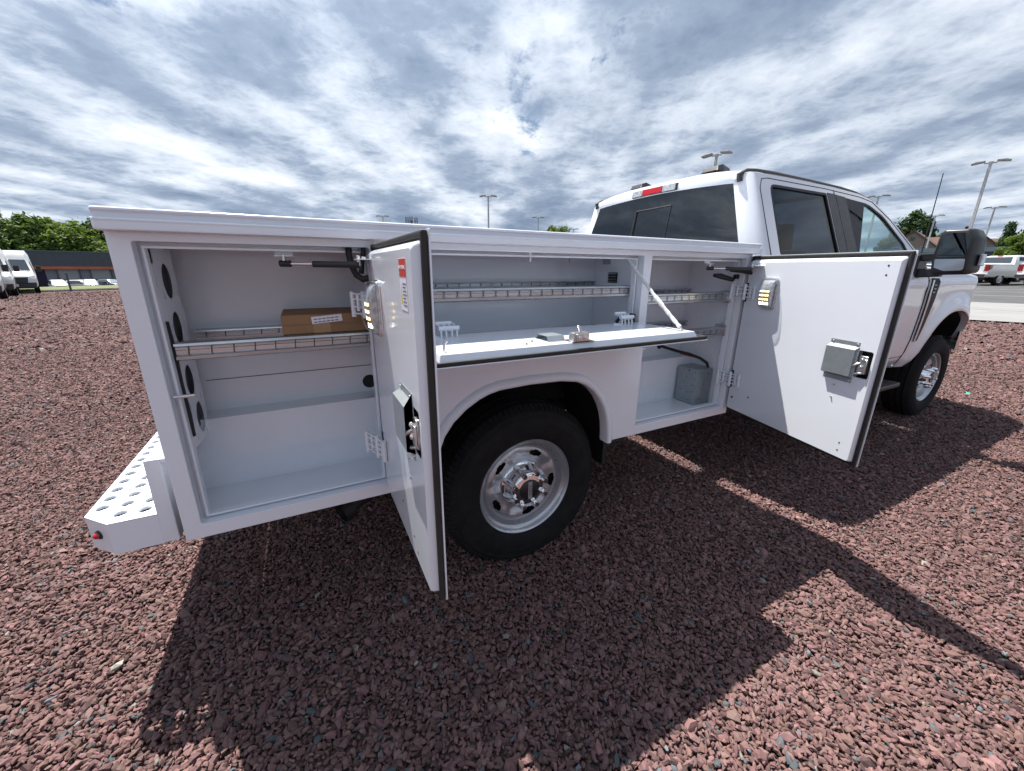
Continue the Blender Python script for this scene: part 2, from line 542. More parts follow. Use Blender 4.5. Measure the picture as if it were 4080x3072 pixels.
def stone_mat():
    m = bpy.data.materials.new('stone'); m.use_nodes = True
    t = m.node_tree; b = t.nodes['Principled BSDF']
    b.inputs['Roughness'].default_value = 0.82; b.inputs['Specular IOR Level'].default_value = 0.3
    at = t.nodes.new('ShaderNodeAttribute'); at.attribute_name = 'tone'
    tc = t.nodes.new('ShaderNodeTexCoord')
    n = t.nodes.new('ShaderNodeTexNoise'); n.inputs['Scale'].default_value = 120; n.inputs['Detail'].default_value = 3
    t.links.new(tc.outputs['Object'], n.inputs['Vector'])
    mr = t.nodes.new('ShaderNodeMapRange'); mr.inputs[3].default_value = 0.72; mr.inputs[4].default_value = 1.28
    t.links.new(n.outputs[0], mr.inputs[0])
    mx = t.nodes.new('ShaderNodeMix'); mx.data_type = 'RGBA'; mx.blend_type = 'MULTIPLY'; mx.inputs[0].default_value = 1.0
    t.links.new(at.outputs['Color'], mx.inputs[6]); t.links.new(mr.outputs[0], mx.inputs[7])
    t.links.new(mx.outputs[2], b.inputs['Base Color'])
    MATS['stone'] = m
gravel_sheet_mat(); stone_mat()
ground = terrain('ground', None, -0.013, 'gravel_sheet', axis_vals(2.0, 900), axis_vals(2.0, 900))

# lot to the right: concrete apron, asphalt, painted lines; frame along its edge
LU = Vector((0.961, 0.277, 0)).normalized(); LE = Vector((0.277, -0.961, 0)).normalized()
LO = Vector((15.26, 2.31, 0))
def lot(u, e, dz=0.0):
    p = LO + LU * u + LE * e
    return (p.x, p.y, g(p.x, p.y) + dz)
def strip(name, u0, u1, e0, e1, dz, matname, parent=None, du=2.0, kind=None):
    b = MB(); nu = max(1, int((u1 - u0) / du)); ne = max(1, int((e1 - e0) / 4.0))
    for i in range(nu + 1):
        for j in range(ne + 1):
            b.v.append(lot(u0 + (u1 - u0) * i / nu, e0 + (e1 - e0) * j / ne, dz))
    for i in range(nu):
        for j in range(ne):
            a = i * (ne + 1) + j
            b.f.append([a, a + 1, a + ne + 2, a + ne + 1][::-1]); b.mi.append(0)
    o = b.build(name, matname, parent, recalc=False)
    for p in o.data.polygons:
        if p.normal.z < 0: p.flip()
    if kind: tag(o, kind=kind)
    return o
strip('apron', 0.0, 7.4, -100, 30, 0.030, 'concrete', kind='structure')
strip('parking_lot', 7.4, 95, -120, 40, 0.026, 'asphalt', kind='structure')
for k, e0 in enumerate(range(-9, 6, 3)):
    pass
for u0, w in ((12.6, 0.14), (16.7, 0.14), (20.2, 0.12)):
    ln = strip('painted_line', u0, u0 + w, -16, 12, 0.034, 'line_paint', kind='structure')
for u0 in (9.6,):
    strip('painted_arrow', u0, u0 + 0.55, 2.9, 5.6, 0.034, 'yellow_line', kind='structure')
# joint of the apron
strip('expansion_joint', 3.6, 3.64, -45, 30, 0.034, 'asphalt', kind='structure')

# kerb, grass strip and far lot to the left
def lband(name, d0, d1, dz, matname, h=0.0):
    # band along the line through K0, K1 at offsets d0..d1 behind it
    b = MB(); n = 40
    for i in range(n + 1):
        t = -1.5 + 4.5 * i / n
        p = K0 + (K1 - K0) * t
        a = p + KN * d0; c = p + KN * d1
        b.v += [(a.x, a.y, g(a.x, a.y) + dz), (c.x, c.y, g(c.x, c.y) + dz)]
    for i in range(n):
        q = [2 * i, 2 * i + 2, 2 * i + 3, 2 * i + 1]
        b.f.append(q); b.mi.append(0)
    if h:
        m = len(b.v)
        for i in range(n + 1):
            x, y, z = b.v[2 * i]; b.v.append((x, y, z - h))
        for i in range(n):
            b.f.append([2 * i, m + i, m + i + 1, 2 * i + 2]); b.mi.append(0)
    o = b.build(name, matname)
    return tag(o, kind='structure')
K0 = Vector((-16.2, 37.1, 0)); K1 = Vector((-11.8, 38.8, 0)); 
KN = Vector((-(K1 - K0).y, (K1 - K0).x, 0)).normalized()
K1 = K0 + (K1 - K0).normalized() * 14; K0 = K0 - (K1 - K0).normalized() * 8
lband('kerb', 0.0, 0.25, 0.09, 'concrete', 0.11)
lband('grass_verge', 0.25, 7.5, 0.12, 'grass')
lband('road', 7.5, 130.0, 0.02, 'asphalt')

# ------------------------------------------------------------------ gravel stones
def gravel():
    base = []
    phi = (1 + 5 ** 0.5) / 2
    for a, b_ in ((-1, phi), (1, phi), (-1, -phi), (1, -phi)):
        base.append((a, b_, 0))
    for a, b_ in ((-1, phi), (1, phi), (-1, -phi), (1, -phi)):
        base.append((0, a, b_))
    for a, b_ in ((-1, phi), (1, phi), (-1, -phi), (1, -phi)):
        base.append((b_, 0, a))
    ico_v = np.array(base); ico_v /= np.linalg.norm(ico_v[0])
    ico_v = np.array([(-1, phi, 0), (1, phi, 0), (-1, -phi, 0), (1, -phi, 0), (0, -1, phi), (0, 1, phi), (0, -1, -phi), (0, 1, -phi), (phi, 0, -1), (phi, 0, 1), (-phi, 0, -1), (-phi, 0, 1)]) / math.sqrt(1 + phi * phi)
    ico_f = np.array([(0, 11, 5), (0, 5, 1), (0, 1, 7), (0, 7, 10), (0, 10, 11), (1, 5, 9), (5, 11, 4), (11, 10, 2), (10, 7, 6), (7, 1, 8), (3, 9, 4), (3, 4, 2), (3, 2, 6), (3, 6, 8), (3, 8, 9), (4, 9, 5), (2, 4, 11), (6, 2, 10), (8, 6, 7), (9, 8, 1)])
    oct_v = np.array([(1, 0, 0), (-1, 0, 0), (0, 1, 0), (0, -1, 0), (0, 0, 1), (0, 0, -1)], float)
    oct_f = np.array([(0, 2, 4), (2, 1, 4), (1, 3, 4), (3, 0, 4)])
    def scatter(r0, r1, sp, az0, az1):
        cx, cy = CAM.x, CAM.y
        n = int(2 * r1 / sp)
        ii, jj = np.meshgrid(np.arange(n), np.arange(n))
        x = cx - r1 + (ii.ravel() + 0.5 * (jj.ravel() % 2) + rng.uniform(-.42, .42, n * n)) * sp
        y = cy - r1 + (jj.ravel() + rng.uniform(-.42, .42, n * n)) * sp
        d = np.hypot(x - cx, y - cy); az = np.degrees(np.arctan2(x - cx, y - cy))
        k = (d >= r0) & (d < r1) & (az > az0) & (az < az1)
        u = (x - LO.x) * LU.x + (y - LO.y) * LU.y
        k &= u < -0.05
        return x[k], y[k]
    V = []; F = []; T = []; off = 0
    for r0, r1, sp, size, bv, bf, a0, a1 in ((0, 2.5, 0.0126, 0.0086, ico_v, ico_f, -55, 108), (0, 3.0, 0.0170, 0.0112, oct_v, oct_f, 108, 180), (0, 3.0, 0.0170, 0.0112, oct_v, oct_f, -180, -55), (2.5, 5.4, 0.0150, 0.0102, oct_v, oct_f, -48, 102), (5.4, 10.0, 0.025, 0.0150, oct_v, oct_f, -42, 97), (10.0, 18.0, 0.072, 0.027, oct_v, oct_f, -36, 95), (18.0, 40.0, 0.17, 0.040, oct_v, oct_f, -33, 10)):
        x, y = scatter(r0, r1, sp, a0, a1); n = len(x); nv = len(bv)
        s = size * np.clip(rng.lognormal(0, 0.30, n), 0.55, 2.4)
        asp = rng.uniform(0.45, 0.95, n); flat = rng.uniform(0.42, 0.88, n)
        sc = np.stack([s * 1.30, s * asp, s * flat], 1)
        v = bv[None] * (1 + rng.uniform(-.24, .24, (n, nv, 1))) * sc[:, None]
        v = v + rng.normal(0, 0.10, (n, nv, 3)) * s[:, None, None] * np.array([1, 1, .5])
        a = rng.uniform(0, 2 * np.pi, n); tx = rng.normal(0, .38, n); ty = rng.normal(0, .38, n)
        ca, sa = np.cos(a), np.sin(a)
        cx_, sx_ = np.cos(tx), np.sin(tx); cy_, sy_ = np.cos(ty), np.sin(ty)
        yv = v[..., 1] * cx_[:, None] - v[..., 2] * sx_[:, None]; zv = v[..., 1] * sx_[:, None] + v[..., 2] * cx_[:, None]
        xv = v[..., 0] * cy_[:, None] + zv * sy_[:, None]; zv = -v[..., 0] * sy_[:, None] + zv * cy_[:, None]
        X = xv * ca[:, None] - yv * sa[:, None] + x[:, None]; Y = xv * sa[:, None] + yv * ca[:, None] + y[:, None]
        gz = np.array([g(px, py) for px, py in zip(x, y)]) if r1 > 7 else np.zeros(n)
        Zc = gz + rng.uniform(-0.008, 0.0065, n)
        Zv = zv + Zc[:, None]
        V.append(np.stack([X, Y, Zv], 2).reshape(-1, 3))
        F.append((bf[None] + (np.arange(n) * nv)[:, None, None]).reshape(-1, 3) + off)
        off += n * nv
        k = rng.uniform(0, 1, n)
        patch = 0.5 + 0.5 * np.sin(x * 1.3 + 1.0) * np.cos(y * 1.1 + x * .4)
        tone = np.array([0.152, 0.086, 0.080])[None] * np.exp(rng.normal(0, .17, n))[:, None] * (1 + rng.normal(0, .035, (n, 3)))
        low = np.sin(x * .9 + 1.7 * np.sin(y * .55)) * np.sin(y * .8 + 1.3 * np.sin(x * .4 + 1)) + .6 * np.sin(x * 2.3 + y * 1.7) * np.sin(y * 2.9 - x)
        tone *= (1 + .09 * low)[:, None]
        m = k < 0.10; tone[m] = np.array([0.084, 0.049, 0.047]) * np.exp(rng.normal(0, .2, (m.sum(), 1)))
        m = (k > 0.90 - 0.02 * patch) & (k < 0.955); tone[m] = np.array([0.150, 0.092, 0.080]) * np.exp(rng.normal(0, .15, (m.sum(), 1)))
        m = k >= 0.978 - 0.020 * patch; tone[m] = np.array([0.085, 0.098, 0.105]) * np.exp(rng.normal(0, .28, (m.sum(), 1)))
        m = k >= 0.9945; tone[m] = np.array([0.22, 0.205, 0.175]) * np.exp(rng.normal(0, .15, (m.sum(), 1)))
        T.append(np.repeat(np.concatenate([tone, np.ones((n, 1))], 1), nv, 0))
    V = np.concatenate(V); F = np.concatenate(F); T = np.concatenate(T)
    me = bpy.data.meshes.new('gravel')
    me.vertices.add(len(V)); me.vertices.foreach_set('co', V.ravel())
    me.loops.add(F.size); me.loops.foreach_set('vertex_index', F.ravel().astype(np.int32))
    me.polygons.add(len(F)); me.polygons.foreach_set('loop_start', np.arange(0, F.size, 3, dtype=np.int32))
    me.polygons.foreach_set('use_smooth', [False] * len(F))
    me.update(calc_edges=True)
    at = me.color_attributes.new('tone', 'FLOAT_COLOR', 'POINT'); at.data.foreach_set('color', T.ravel())
    me.materials.append(MATS['stone'])
    o = bpy.data.objects.new('gravel', me); C.objects.link(o)
    tag(o, 'reddish crushed stone gravel with scattered blue grey chips', 'gravel', kind='stuff')
    print('gravel tris', len(F))
gravel()

# ================================================================== service truck
CY = 0.96                      # centre line
L, ZB, ZT = 2.5018, 0.5536, 1.428
truck = empty('service_truck', (0, 0, 0), 0, 'white crew cab service truck with open side compartments parked on red gravel', 'truck')
# ---- outer shell of the right cabinet
arch_in = [(1.607, ZB), (1.606, .60), (1.600, .645), (1.588, .695), (1.570, .739), (1.542, .787), (1.503, .829), (1.460, .861), (1.408, .883), (1.327, .896), (1.177, .900), (1.038, .894), (.993, .884), (.951, .868), (.896, .836), (.845, .792), (.808, .742), (.787, .690), (.777, .640), (.773, ZB)]
outer = [(0, ZB), (.773, ZB)] + arch_in[::-1][1:] + [(L, ZB), (L, ZT), (0, ZT)]
H_R = [(.0446, .599), (.600, .599), (.600, 1.4055), (.0446, 1.4055)]
H_M = [(.705, 1.086), (1.7458, 1.086), (1.7458, 1.4055), (.705, 1.4055)]
H_F = [(1.7922, .599), (2.4618, .599), (2.4618, 1.4055), (1.7922, 1.4055)]
b = MB()
b.plate(outer, [rpoly(H_R, .006, 2), rpoly(H_M, .006, 2), rpoly(H_F, .006, 2)], lambda u, v, d: (u, d, v), 0.045)
shell = b.build('body_shell', 'white_paint', truck, bevel=0.0025)
# jamb flanges inside each opening
def jamb(h, parent):
    x0, x1, z0, z1 = h[0][0], h[1][0], h[0][1], h[2][1]
    b = MB()
    t = 0.012
    o = [(x0 - .01, z0 - .008), (x1 + .01, z0 - .008), (x1 + .01, z1 + .008), (x0 - .01, z1 + .008)]
    i = [(x0 + t, z0 + t * .7), (x1 - t, z0 + t * .7), (x1 - t, z1 - t), (x0 + t, z1 - t)]
    b.plate(o, [i], lambda u, v, d: (u, .0455 + d, v), 0.010)
    o2 = [(x0 + t - .003, z0 + t * .7 - .003), (x1 - t + .003, z0 + t * .7 - .003), (x1 - t + .003, z1 - t + .003), (x0 + t - .003, z1 - t + .003)]
    b.plate(o2, [[(p[0] + (.0035 if p[0] < (x0 + x1) / 2 else -.0035), p[1] + (.0035 if p[1] < (z0 + z1) / 2 else -.0035)) for p in i]], lambda u, v, d: (u, .030 + d, v), 0.028)
    return b.build('door_jamb', 'white_paint', parent, bevel=0.001)
for h in (H_R, H_M, H_F):
    jamb(h, shell)
# wheel arch flare: rounded bead swept along the arch
b = MB()
pts = [(1.6095, ZB - .004)] + arch_in[1:-1] + [(.770, ZB)]
rings = []
for i, p in enumerate(pts):
    a = Vector(pts[max(0, i - 1)]); c = Vector(pts[min(len(pts) - 1, i + 1)])
    t = (c - a).normalized(); n = Vector((t.y, -t.x))
    if n.dot(Vector(p) - Vector((1.19, .6))) < 0: n = -n
    prof = [(-.003, .040), (-.004, -.010), (.000, -.016), (.008, -.019), (.018, -.017), (.028, -.010), (.034, -.0005), (.034, .003)]
    rings.append([(p[0] + n.x * o, d, p[1] + n.y * o) for o, d in prof])
b.loft(rings, closed=True, cap=True)
b.build('arch_flare', 'white_paint', truck, smooth=50, recalc=True)
# inner wheel housing
b = MB()
rings = [[(1.19 + (p[0] - 1.19) * 1.02, y, p[1] + .004) for p in arch_in] for y in (.044, .34)]
b.loft(rings, closed=False, cap=False)
b.build('wheel_housing', 'frame_black', truck, smooth=40)
# ---- lip rail on top
lip = [(0.0, 1.4265), (-.036, 1.4265), (-.0405, 1.4282), (-.0415, 1.4320), (-.0415, 1.4452), (-.0425, 1.4472)]
lip += [(-.0385 - .0046 * math.cos(R(t_)), 1.4495 + .0046 * math.sin(R(t_))) for t_ in range(0, 91, 15)]
lip += [(-.0335, 1.4545), (-.0295, 1.4552), (-.0280, 1.4575), (-.0280, 1.4660), (-.0300, 1.4688), (-.0338, 1.4702)]
lip += [(-.0290 - .0056 * math.cos(R(t_)), 1.4725 + .0056 * math.sin(R(t_))) for t_ in range(-10, 91, 14)]
lip += [(-.0240, 1.4778), (.10, 1.4765), (.36, 1.4765), (.37, 1.470), (.37, 1.4285), (0.0, 1.4285)]
b = MB()
rings = []
for x, sy in ((-.006, .6), (-.001, 1.0), (L + .006, 1.0), (L + .011, .6)):
    rings.append([(x, y if y > 0 else y * (1 if sy == 1 else .86), z if sy == 1 else 1.453 + (z - 1.453) * .94) for y, z in lip])
b.loft(rings, True, True)
tr_ = b.build('top_rail', 'white_paint', truck, smooth=44, recalc=True)
wnm = tr_.modifiers.new('weighted', 'WEIGHTED_NORMAL'); wnm.keep_sharp = True; wnm.weight = 80
# ---- compartments
def liner(name, x0, x1, zf, zc, ledge=True, yb=.36):
    b = MB()
    if ledge:
        b.box(x0, x1, yb, yb + .003, .845, zc)
        b.box(x0, x1, .26, yb + .003, .842, .845)
        b.box(x0, x1, .26, .263, zf, .842)
        b.box(x0, x1, .0565, .26, zf - .003, zf)
    else:
        b.box(x0, x1, yb, yb + .003, zf, zc)
        b.box(x0, x1, .0565, yb, zf - .003, zf)
    b.box(x0, x1, .0565, yb + .003, zc, zc + .0025)
    b.box(x0 - .003, x0, .0565, yb + .003, zf - .003, zc + .0025)
    b.box(x1, x1 + .003, .0565, yb + .003, zf - .003, zc + .0025)
    return b.build(name, 'liner_white', truck)
rear_c = liner('rear_compartment', .012, .640, .588, 1.4235)
mid_c = liner('middle_compartment', .690, 1.765, 1.062, 1.4235, False)
front_c = liner('front_compartment', 1.778, 2.482, .588, 1.4235)
# back panel seam
MB().box(.06, .62, .3575, .3598, .957, .959).build('panel_seam', 'trim_dark', rear_c)
# round wire hole in the back panel
def disc(name, c, r, axis, matname, parent, th=.002, n=24):
    b = MB(); a = Vector(axis).normalized()
    b.path([Vector(c), Vector(c) + a * th], r, n)
    return b.build(name, matname, parent)
disc('grommet', (.608, .3598, .888), .028, (0, -1, 0), 'hole_dark', rear_c)
# perforated end bracket of the rear compartment
def bracket(x, parent, flip=1):
    b = MB()
    o = [(.062, .818), (.20, .800), (.272, .806), (.305, .86), (.305, 1.215), (.29, 1.23), (.29, 1.395), (.105, 1.395), (.105, 1.355), (.085, 1.355), (.085, 1.285), (.062, 1.285)]
    o = rpoly(o, .008, 2)
    hs = [ellipse(.195, 1.304, .047, .050), ellipse(.194, 1.166, .047, .050), ellipse(.190, 1.002, .047, .050), ellipse(.218, .872, .047, .052)]
    for z in (1.266, 1.171, 1.09, .93, .835):
        for y in (.135, .278):
            hs.append(rrect(y - .006, y + .006, z - .011, z + .011, .004, 2))
    b.plate(o, hs, lambda u, v, d: (x + d * flip, u, v), 0.0022)
    return b.build('shelf_bracket', 'liner_white', parent)
bracket(.052, rear_c, 1)
MB().box(.014, .040, .064, .340, .83, 1.405).build('lamp_cavity_shade', 'cavity_shade_grey', rear_c)  # dark block behind the bracket holes; its colour stands in for cavity shade
# black loom running up behind the bracket
b = MB(); b.path([(.056, .066, 1.20), (.057, .070, 1.12), (.056, .066, 1.02), (.057, .07, .93), (.056, .068, .86)], .010, 8)
b.build('cable_loom', 'rubber', rear_c, smooth=60)
# shelf rails: formed channel with slots
def rail(name, x0, x1, y, zb, zt, parent, sp, kind='tick', depth=.030):
    b = MB(); h = zt - zb
    prof = [(0.004, zb), (-.006, zb + .002), (-.010, zb + .1 * h), (-.010, zb + .27 * h), (-.006, zb + .32 * h), (0, zb + .34 * h), (0, zb + .56 * h), (-.0015, zb + .58 * h), (0, zb + .60 * h), (0, zb + .72 * h), (-.006, zb + .75 * h), (-.010, zb + .82 * h), (-.009, zb + .95 * h), (-.004, zt), (depth, zt), (depth, zt - .003), (.004, zt - .004)]
    b.loft([[(x, y + a, z) for a, z in prof] for x in (x0, x1)], True, True)
    x = x0 + sp * .55
    while x < x1 - .01:
        zc0, zc1 = (zb + .34 * h, zb + .74 * h)
        if kind == 'tick':
            b.obox((x, y - .0022, (zc0 + zc1) / 2), (.0013, 0, -.0008), (0, .0004, 0), (0.0012, 0, (zc1 - zc0) / 2), 1)
        else:
            for sg in (-1, 1):
                b.obox((x, y - .0022 - .0003 * sg, (zc0 + zc1) / 2), (.0007, 0, 0), (0, .0003, 0), (sg * .0040, 0, (zc1 - zc0) / 2), 1)
        x += sp
    return b.build(name, ['rail_metal', 'slot_dark'], parent, smooth=35)
rail('shelf_rail', .066, .626, .062, 1.089, 1.142, rear_c, .0535)
rail('shelf_rail', .066, .626, .325, 1.108, 1.142, rear_c, .0535)
rail('shelf_rail', .72, 1.742, .062, 1.228, 1.278, mid_c, .0515, 'x')
rail('shelf_rail', .72, 1.742, .325, 1.262, 1.290, mid_c, .0515)
rail('shelf_rail', 1.80, 2.470, .062, 1.184, 1.237, front_c, .0515, 'x')
rail('shelf_rail', 1.80, 2.470, .325, 1.205, 1.240, front_c, .0515)
rail('shelf_rail', 1.80, 2.470, .062, .998, 1.048, front_c, .0515, 'x')
rail('shelf_rail', 1.80, 2.470, .325, 1.018, 1.052, front_c, .0515)
# clips at the rail ends
for z in (1.20, 1.02):
    MB().box(2.440, 2.478, .045, .11, z - .022, z + .040).build('rail_clip', 'rail_metal', front_c, bevel=.002)
# raised clip tabs on the front end wall
for (y, z) in ((.24, 1.264), (.099, 1.262), (.245, 1.083), (.102, 1.081), (.25, .898), (.099, .898), (.095, 1.173)):
    MB().obox((2.4800, y, z), (.002, 0, 0), (0, .014, .002), (0, -.002, .013)).build('clip_tab', 'liner_white', front_c, bevel=.002)
# louvre in the middle compartment divider
b = MB(); b.box(1.7615, 1.7645, .184, .248, 1.284, 1.333, 0)
for k in range(4):
    z = 1.2895 + k * .0125
    b.obox((1.7590, .216, z), (.003, 0, .0025), (0, .029, 0), (-.0004, 0, .0006), 1)
b.build('louvre', ['hole_dark', 'galvanised'], mid_c)
# small reflective bracket near the top of the divider
MB().box(1.752, 1.7645, .24, .285, 1.372, 1.405).build('wire_clip', 'galvanised', mid_c, bevel=.002)
MB().box(1.60, 1.64, .350, .3595, 1.375, 1.40).build('wire_clip', 'liner_white', mid_c, bevel=.003)
# striker bolts
def bolt(p0, p1, r, parent, name='striker_pin'):
    b = MB(); b.tube(p0, p1, r, r, 14); 
    return b.build(name, 'zinc', parent, smooth=40, bevel=.0006)
bolt((.050, .012, .999), (.098, .012, .999), .0048, shell)
bolt((1.177, .012, 1.410), (1.177, .012, 1.372), .0050, shell)
bolt((1.788, .012, .985), (1.815, .012, .985), .0048, shell)
# wire lead and hole on the front compartment back wall, galvanised control box
disc('grommet', (2.30, .3595, .905), .022, (0, -1, 0), 'hole_dark', front_c)
b = MB(); b.path([(2.30, .355, .905), (2.325, .33, .893), (2.36, .28, .880), (2.40, .22, .868), (2.435, .17, .850), (2.462, .14, .825), (2.474, .13, .78), (2.474, .13, .74)], .0085, 8)
loom = b.build('cable_loom', 'rubber', front_c, smooth=60)
b = MB(); b.path([(2.372, .262, .866), (2.395, .222, .857), (2.418, .190, .852)], .003, 6); b.build('wire', 'wire_red', loom, smooth=60)
cbox = MB(); cbox.box(2.352, 2.478, .105, .245, .5895, .800)
cb = cbox.build('control_box', 'galvanised', front_c, bevel=.003)
for (y, z, r) in ((.125, .78, .003), (.165, .788, .005), (.205, .782, .003), (.12, .74, .0028), (.18, .745, .003), (.22, .752, .0025), (.14, .70, .003), (.17, .69, .0028), (.22, .70, .0025), (.13, .665, .0028), (.165, .655, .003), (.21, .66, .0028), (.15, .612, .003), (.17, .607, .003), (.19, .612, .003)):
    disc('hole', (2.3522, y, z), r, (-1, 0, 0), 'hole_dark', cb, .0006, 10)
for (x, z, r) in ((2.38, .78, .003), (2.44, .77, .004), (2.41, .71, .003), (2.45, .65, .003), (2.39, .62, .003)):
    disc('hole', (x, .1052, z), r, (0, -1, 0), 'hole_dark', cb, .0006, 10)

# ---- compartment doors
class Door:
    """s from the hinge, t towards the inside, z up"""
    def __init__(self, hinge, outer, flip):
        self.h = Vector((*hinge, 0)); d = Vector((*outer, 0)) - self.h
        self.w = d.length; self.d = d.normalized()
        n = Vector((-self.d.y, self.d.x, 0)); self.n = n * flip
    def p(self, s, t, z):
        q = self.h + self.d * s + self.n * t
        return (q.x, q.y, z)
def make_door(D, z0, z1, latch, parent_name='compartment_door', top_in=.034, side_in=.021):
    w = D.w
    b = MB()
    f = lambda u, v, d: D.p(u, -d, v)
    b.plate(rpoly([(0, z0), (w, z0), (w, z1), (0, z1)], .006, 2), [], f, .0035)
    # pan: front face with latch cut-out, sloping sides
    s0, s1, t = side_in, w - side_in, .030
    a0, a1 = z0 + .020, z1 - top_in
    ls0, ls1, lz0, lz1 = latch
    hole = rrect(ls0, ls1, lz0, lz1, .008, 3)
    face = rpoly([(s0, a0), (s1, a0), (s1, a1), (s0, a1)], .010, 3)
    b.plate(face, [hole], lambda u, v, d: D.p(u, t - d, v), .0015)
    base = [(s0 - .008, a0 - .006), (s1 + .006, a0 - .006), (s1 + .006, a1 + .018), (s0 - .008, a1 + .018)]
    base = rpoly(base, .010, 3)
    b.loft([[D.p(u, t, v) for u, v in face], [D.p((u * .55 + q[0] * .45), t - .006, (v * .55 + q[1] * .45)) for (u, v), q in zip(face, base)], [D.p(u, 0.0005, v) for u, v in base]], True, False)
    o = b.build(parent_name, 'white_paint', truck, smooth=50, recalc=True)
    # bulb seal round the skin
    b = MB()
    m = .0025; wd = .0135
    so = [(m, z0 + m), (w - m, z0 + m), (w - m, z1 - m), (m, z1 - m)]
    si = [(m + wd, z0 + m + wd), (w - m - wd, z0 + m + wd), (w - m - wd, z1 - m - wd), (m + wd, z1 - m - wd)]
    b.plate(so, [si], lambda u, v, d: D.p(u, .0135 - d, v), .0130)
    b.build('door_seal', 'seal', o, bevel=.004, recalc=True)
    # latch pocket and mechanism
    b = MB(); fz = lambda u, v, d: D.p(u, d, v)
    b.plate([(ls0 - .004, lz0 - .004), (ls1 + .004, lz0 - .004), (ls1 + .004, lz1 + .004), (ls0 - .004, lz1 + .004)], [], lambda u, v, d: D.p(u, .003 + d, v), .002)
    b.build('latch_pocket', 'hole_dark', o, recalc=True)
    b = MB(); cs = (ls0 + ls1) / 2; cz = (lz0 + lz1) / 2
    def blk(u0, u1, v0, v1, ta, tb, m=0):
        b.add([D.p(u, tt, v) for v in (v0, v1) for tt in (ta, tb) for u in (u0, u1)], [(0, 2, 3, 1), (4, 5, 7, 6), (0, 1, 5, 4), (2, 6, 7, 3), (0, 4, 6, 2), (1, 3, 7, 5)], m)
    blk(cs - .016, cs + .014, cz - .036, cz + .034, .006, .034)
    blk(cs - .006, cs + .018, cz - .026, cz + .022, .034, .040)
    for dz in (.022, -.006):
        p0 = Vector(D.p(cs + .002, .040, cz + dz)); b.path([p0, p0 + D.n * .005], .0075, 12, 1)
        b.path([p0, p0 + D.n * .0065], .0040, 10, 0)
    p0 = Vector(D.p(cs - .010, .034, cz + .006)); p1 = Vector(D.p(cs - .030, .046, cz - .014))
    b.path([p0, (p0 + p1) / 2 + D.n * .004, p1], [.005, .006, .004], 8, 0)
    p1 = Vector(D.p(cs - .016, .040, cz - .040)); b.path([Vector(D.p(cs + .010, .036, cz - .030)), p1], [.004, .006], 8, 0)
    b.build('latch', ['zinc', 'chrome'], o, smooth=40, bevel=.0015, recalc=True)
    # hat-section cover plate
    b = MB()
    u0, u1, v0, v1 = ls0 - .118, ls0 - .001, cz - .082, cz + .082
    prof = [(v0, .0008), (v0 + .018, .0008), (v0 + .028, .020), (v1 - .028, .020), (v1 - .018, .0008), (v1, .0008)]
    up_ = [[D.p(u, t + q, v) for v, q in prof] + [D.p(u, t + q - .0012, v) for v, q in prof[::-1]] for u in (u0, u1)]
    b.loft(up_, True, True)
    cp = b.build('latch_cover', 'galvanised', o, recalc=True, bevel=.001)
    for u in (u0 + .010, u1 - .010):
        for v in (v0 + .009, v1 - .009):
            p = Vector(D.p(u, t + .001, v)); q = MB(); q.path([p, p + D.n * .003], [.0045, .003], 10)
            q.build('rivet', 'zinc', cp, smooth=40)
    for u, v in ((u0 + .055, v0 - .022), (u0 + .055, v0 - .075)):
        p = Vector(D.p(u, t, v)); q = MB(); q.path([p, p + D.n * .005], [.0035, .0025], 10)
        q.build('rivet', 'zinc', o, smooth=40)
    return o
def hinge(D, z, parent, sgn=1):
    b = MB()
    def bar(s0, t0, za, s1, t1, zb_, r): b.path([D.p(s0, t0, za), D.p(s1, t1, zb_)], r, 8)
    for dz in (-.026, -.006, .012, .028):
        bar(.036, .050, z + dz, .086, .041, z + dz * .85, .0030)
    bar(.036, .052, z - .040, .036, .052, z + .040, .0078)
    bar(.086, .039, z - .036, .086, .039, z + .036, .0078)
    bar(.064, .042, z - .030, .064, .042, z + .030, .0050)
    bar(-.030, .076, z - .042, -.030, .076, z + .036, .0080)
    bar(.000, .064, z - .022, .000, .064, z + .030, .0055)
    for dz in (-.030, -.010, .014, .030):
        bar(-.030, .076, z + dz, .036, .052, z + dz, .0030)
    o = b.build('hinge', 'white_paint', parent, smooth=50)
    # pocket in the door pan
    b = MB()
    fr = rrect(.024, .094, z - .055, z + .050, .016, 4)
    b.plate(fr, [], lambda u, v, d: D.p(u, .0304 + d, v), .0008)
    b.build('hinge_pocket', 'liner_white', parent, recalc=True)
    b = MB()
    b.plate([(.0205, z - .050), (.034, z - .050), (.034, z + .046), (.0205, z + .046)], [], lambda u, v, d: D.p(u, .0330 - d, v), .0020)
    b.build('hinge_gap', 'hole_dark', parent, recalc=True)
    return o
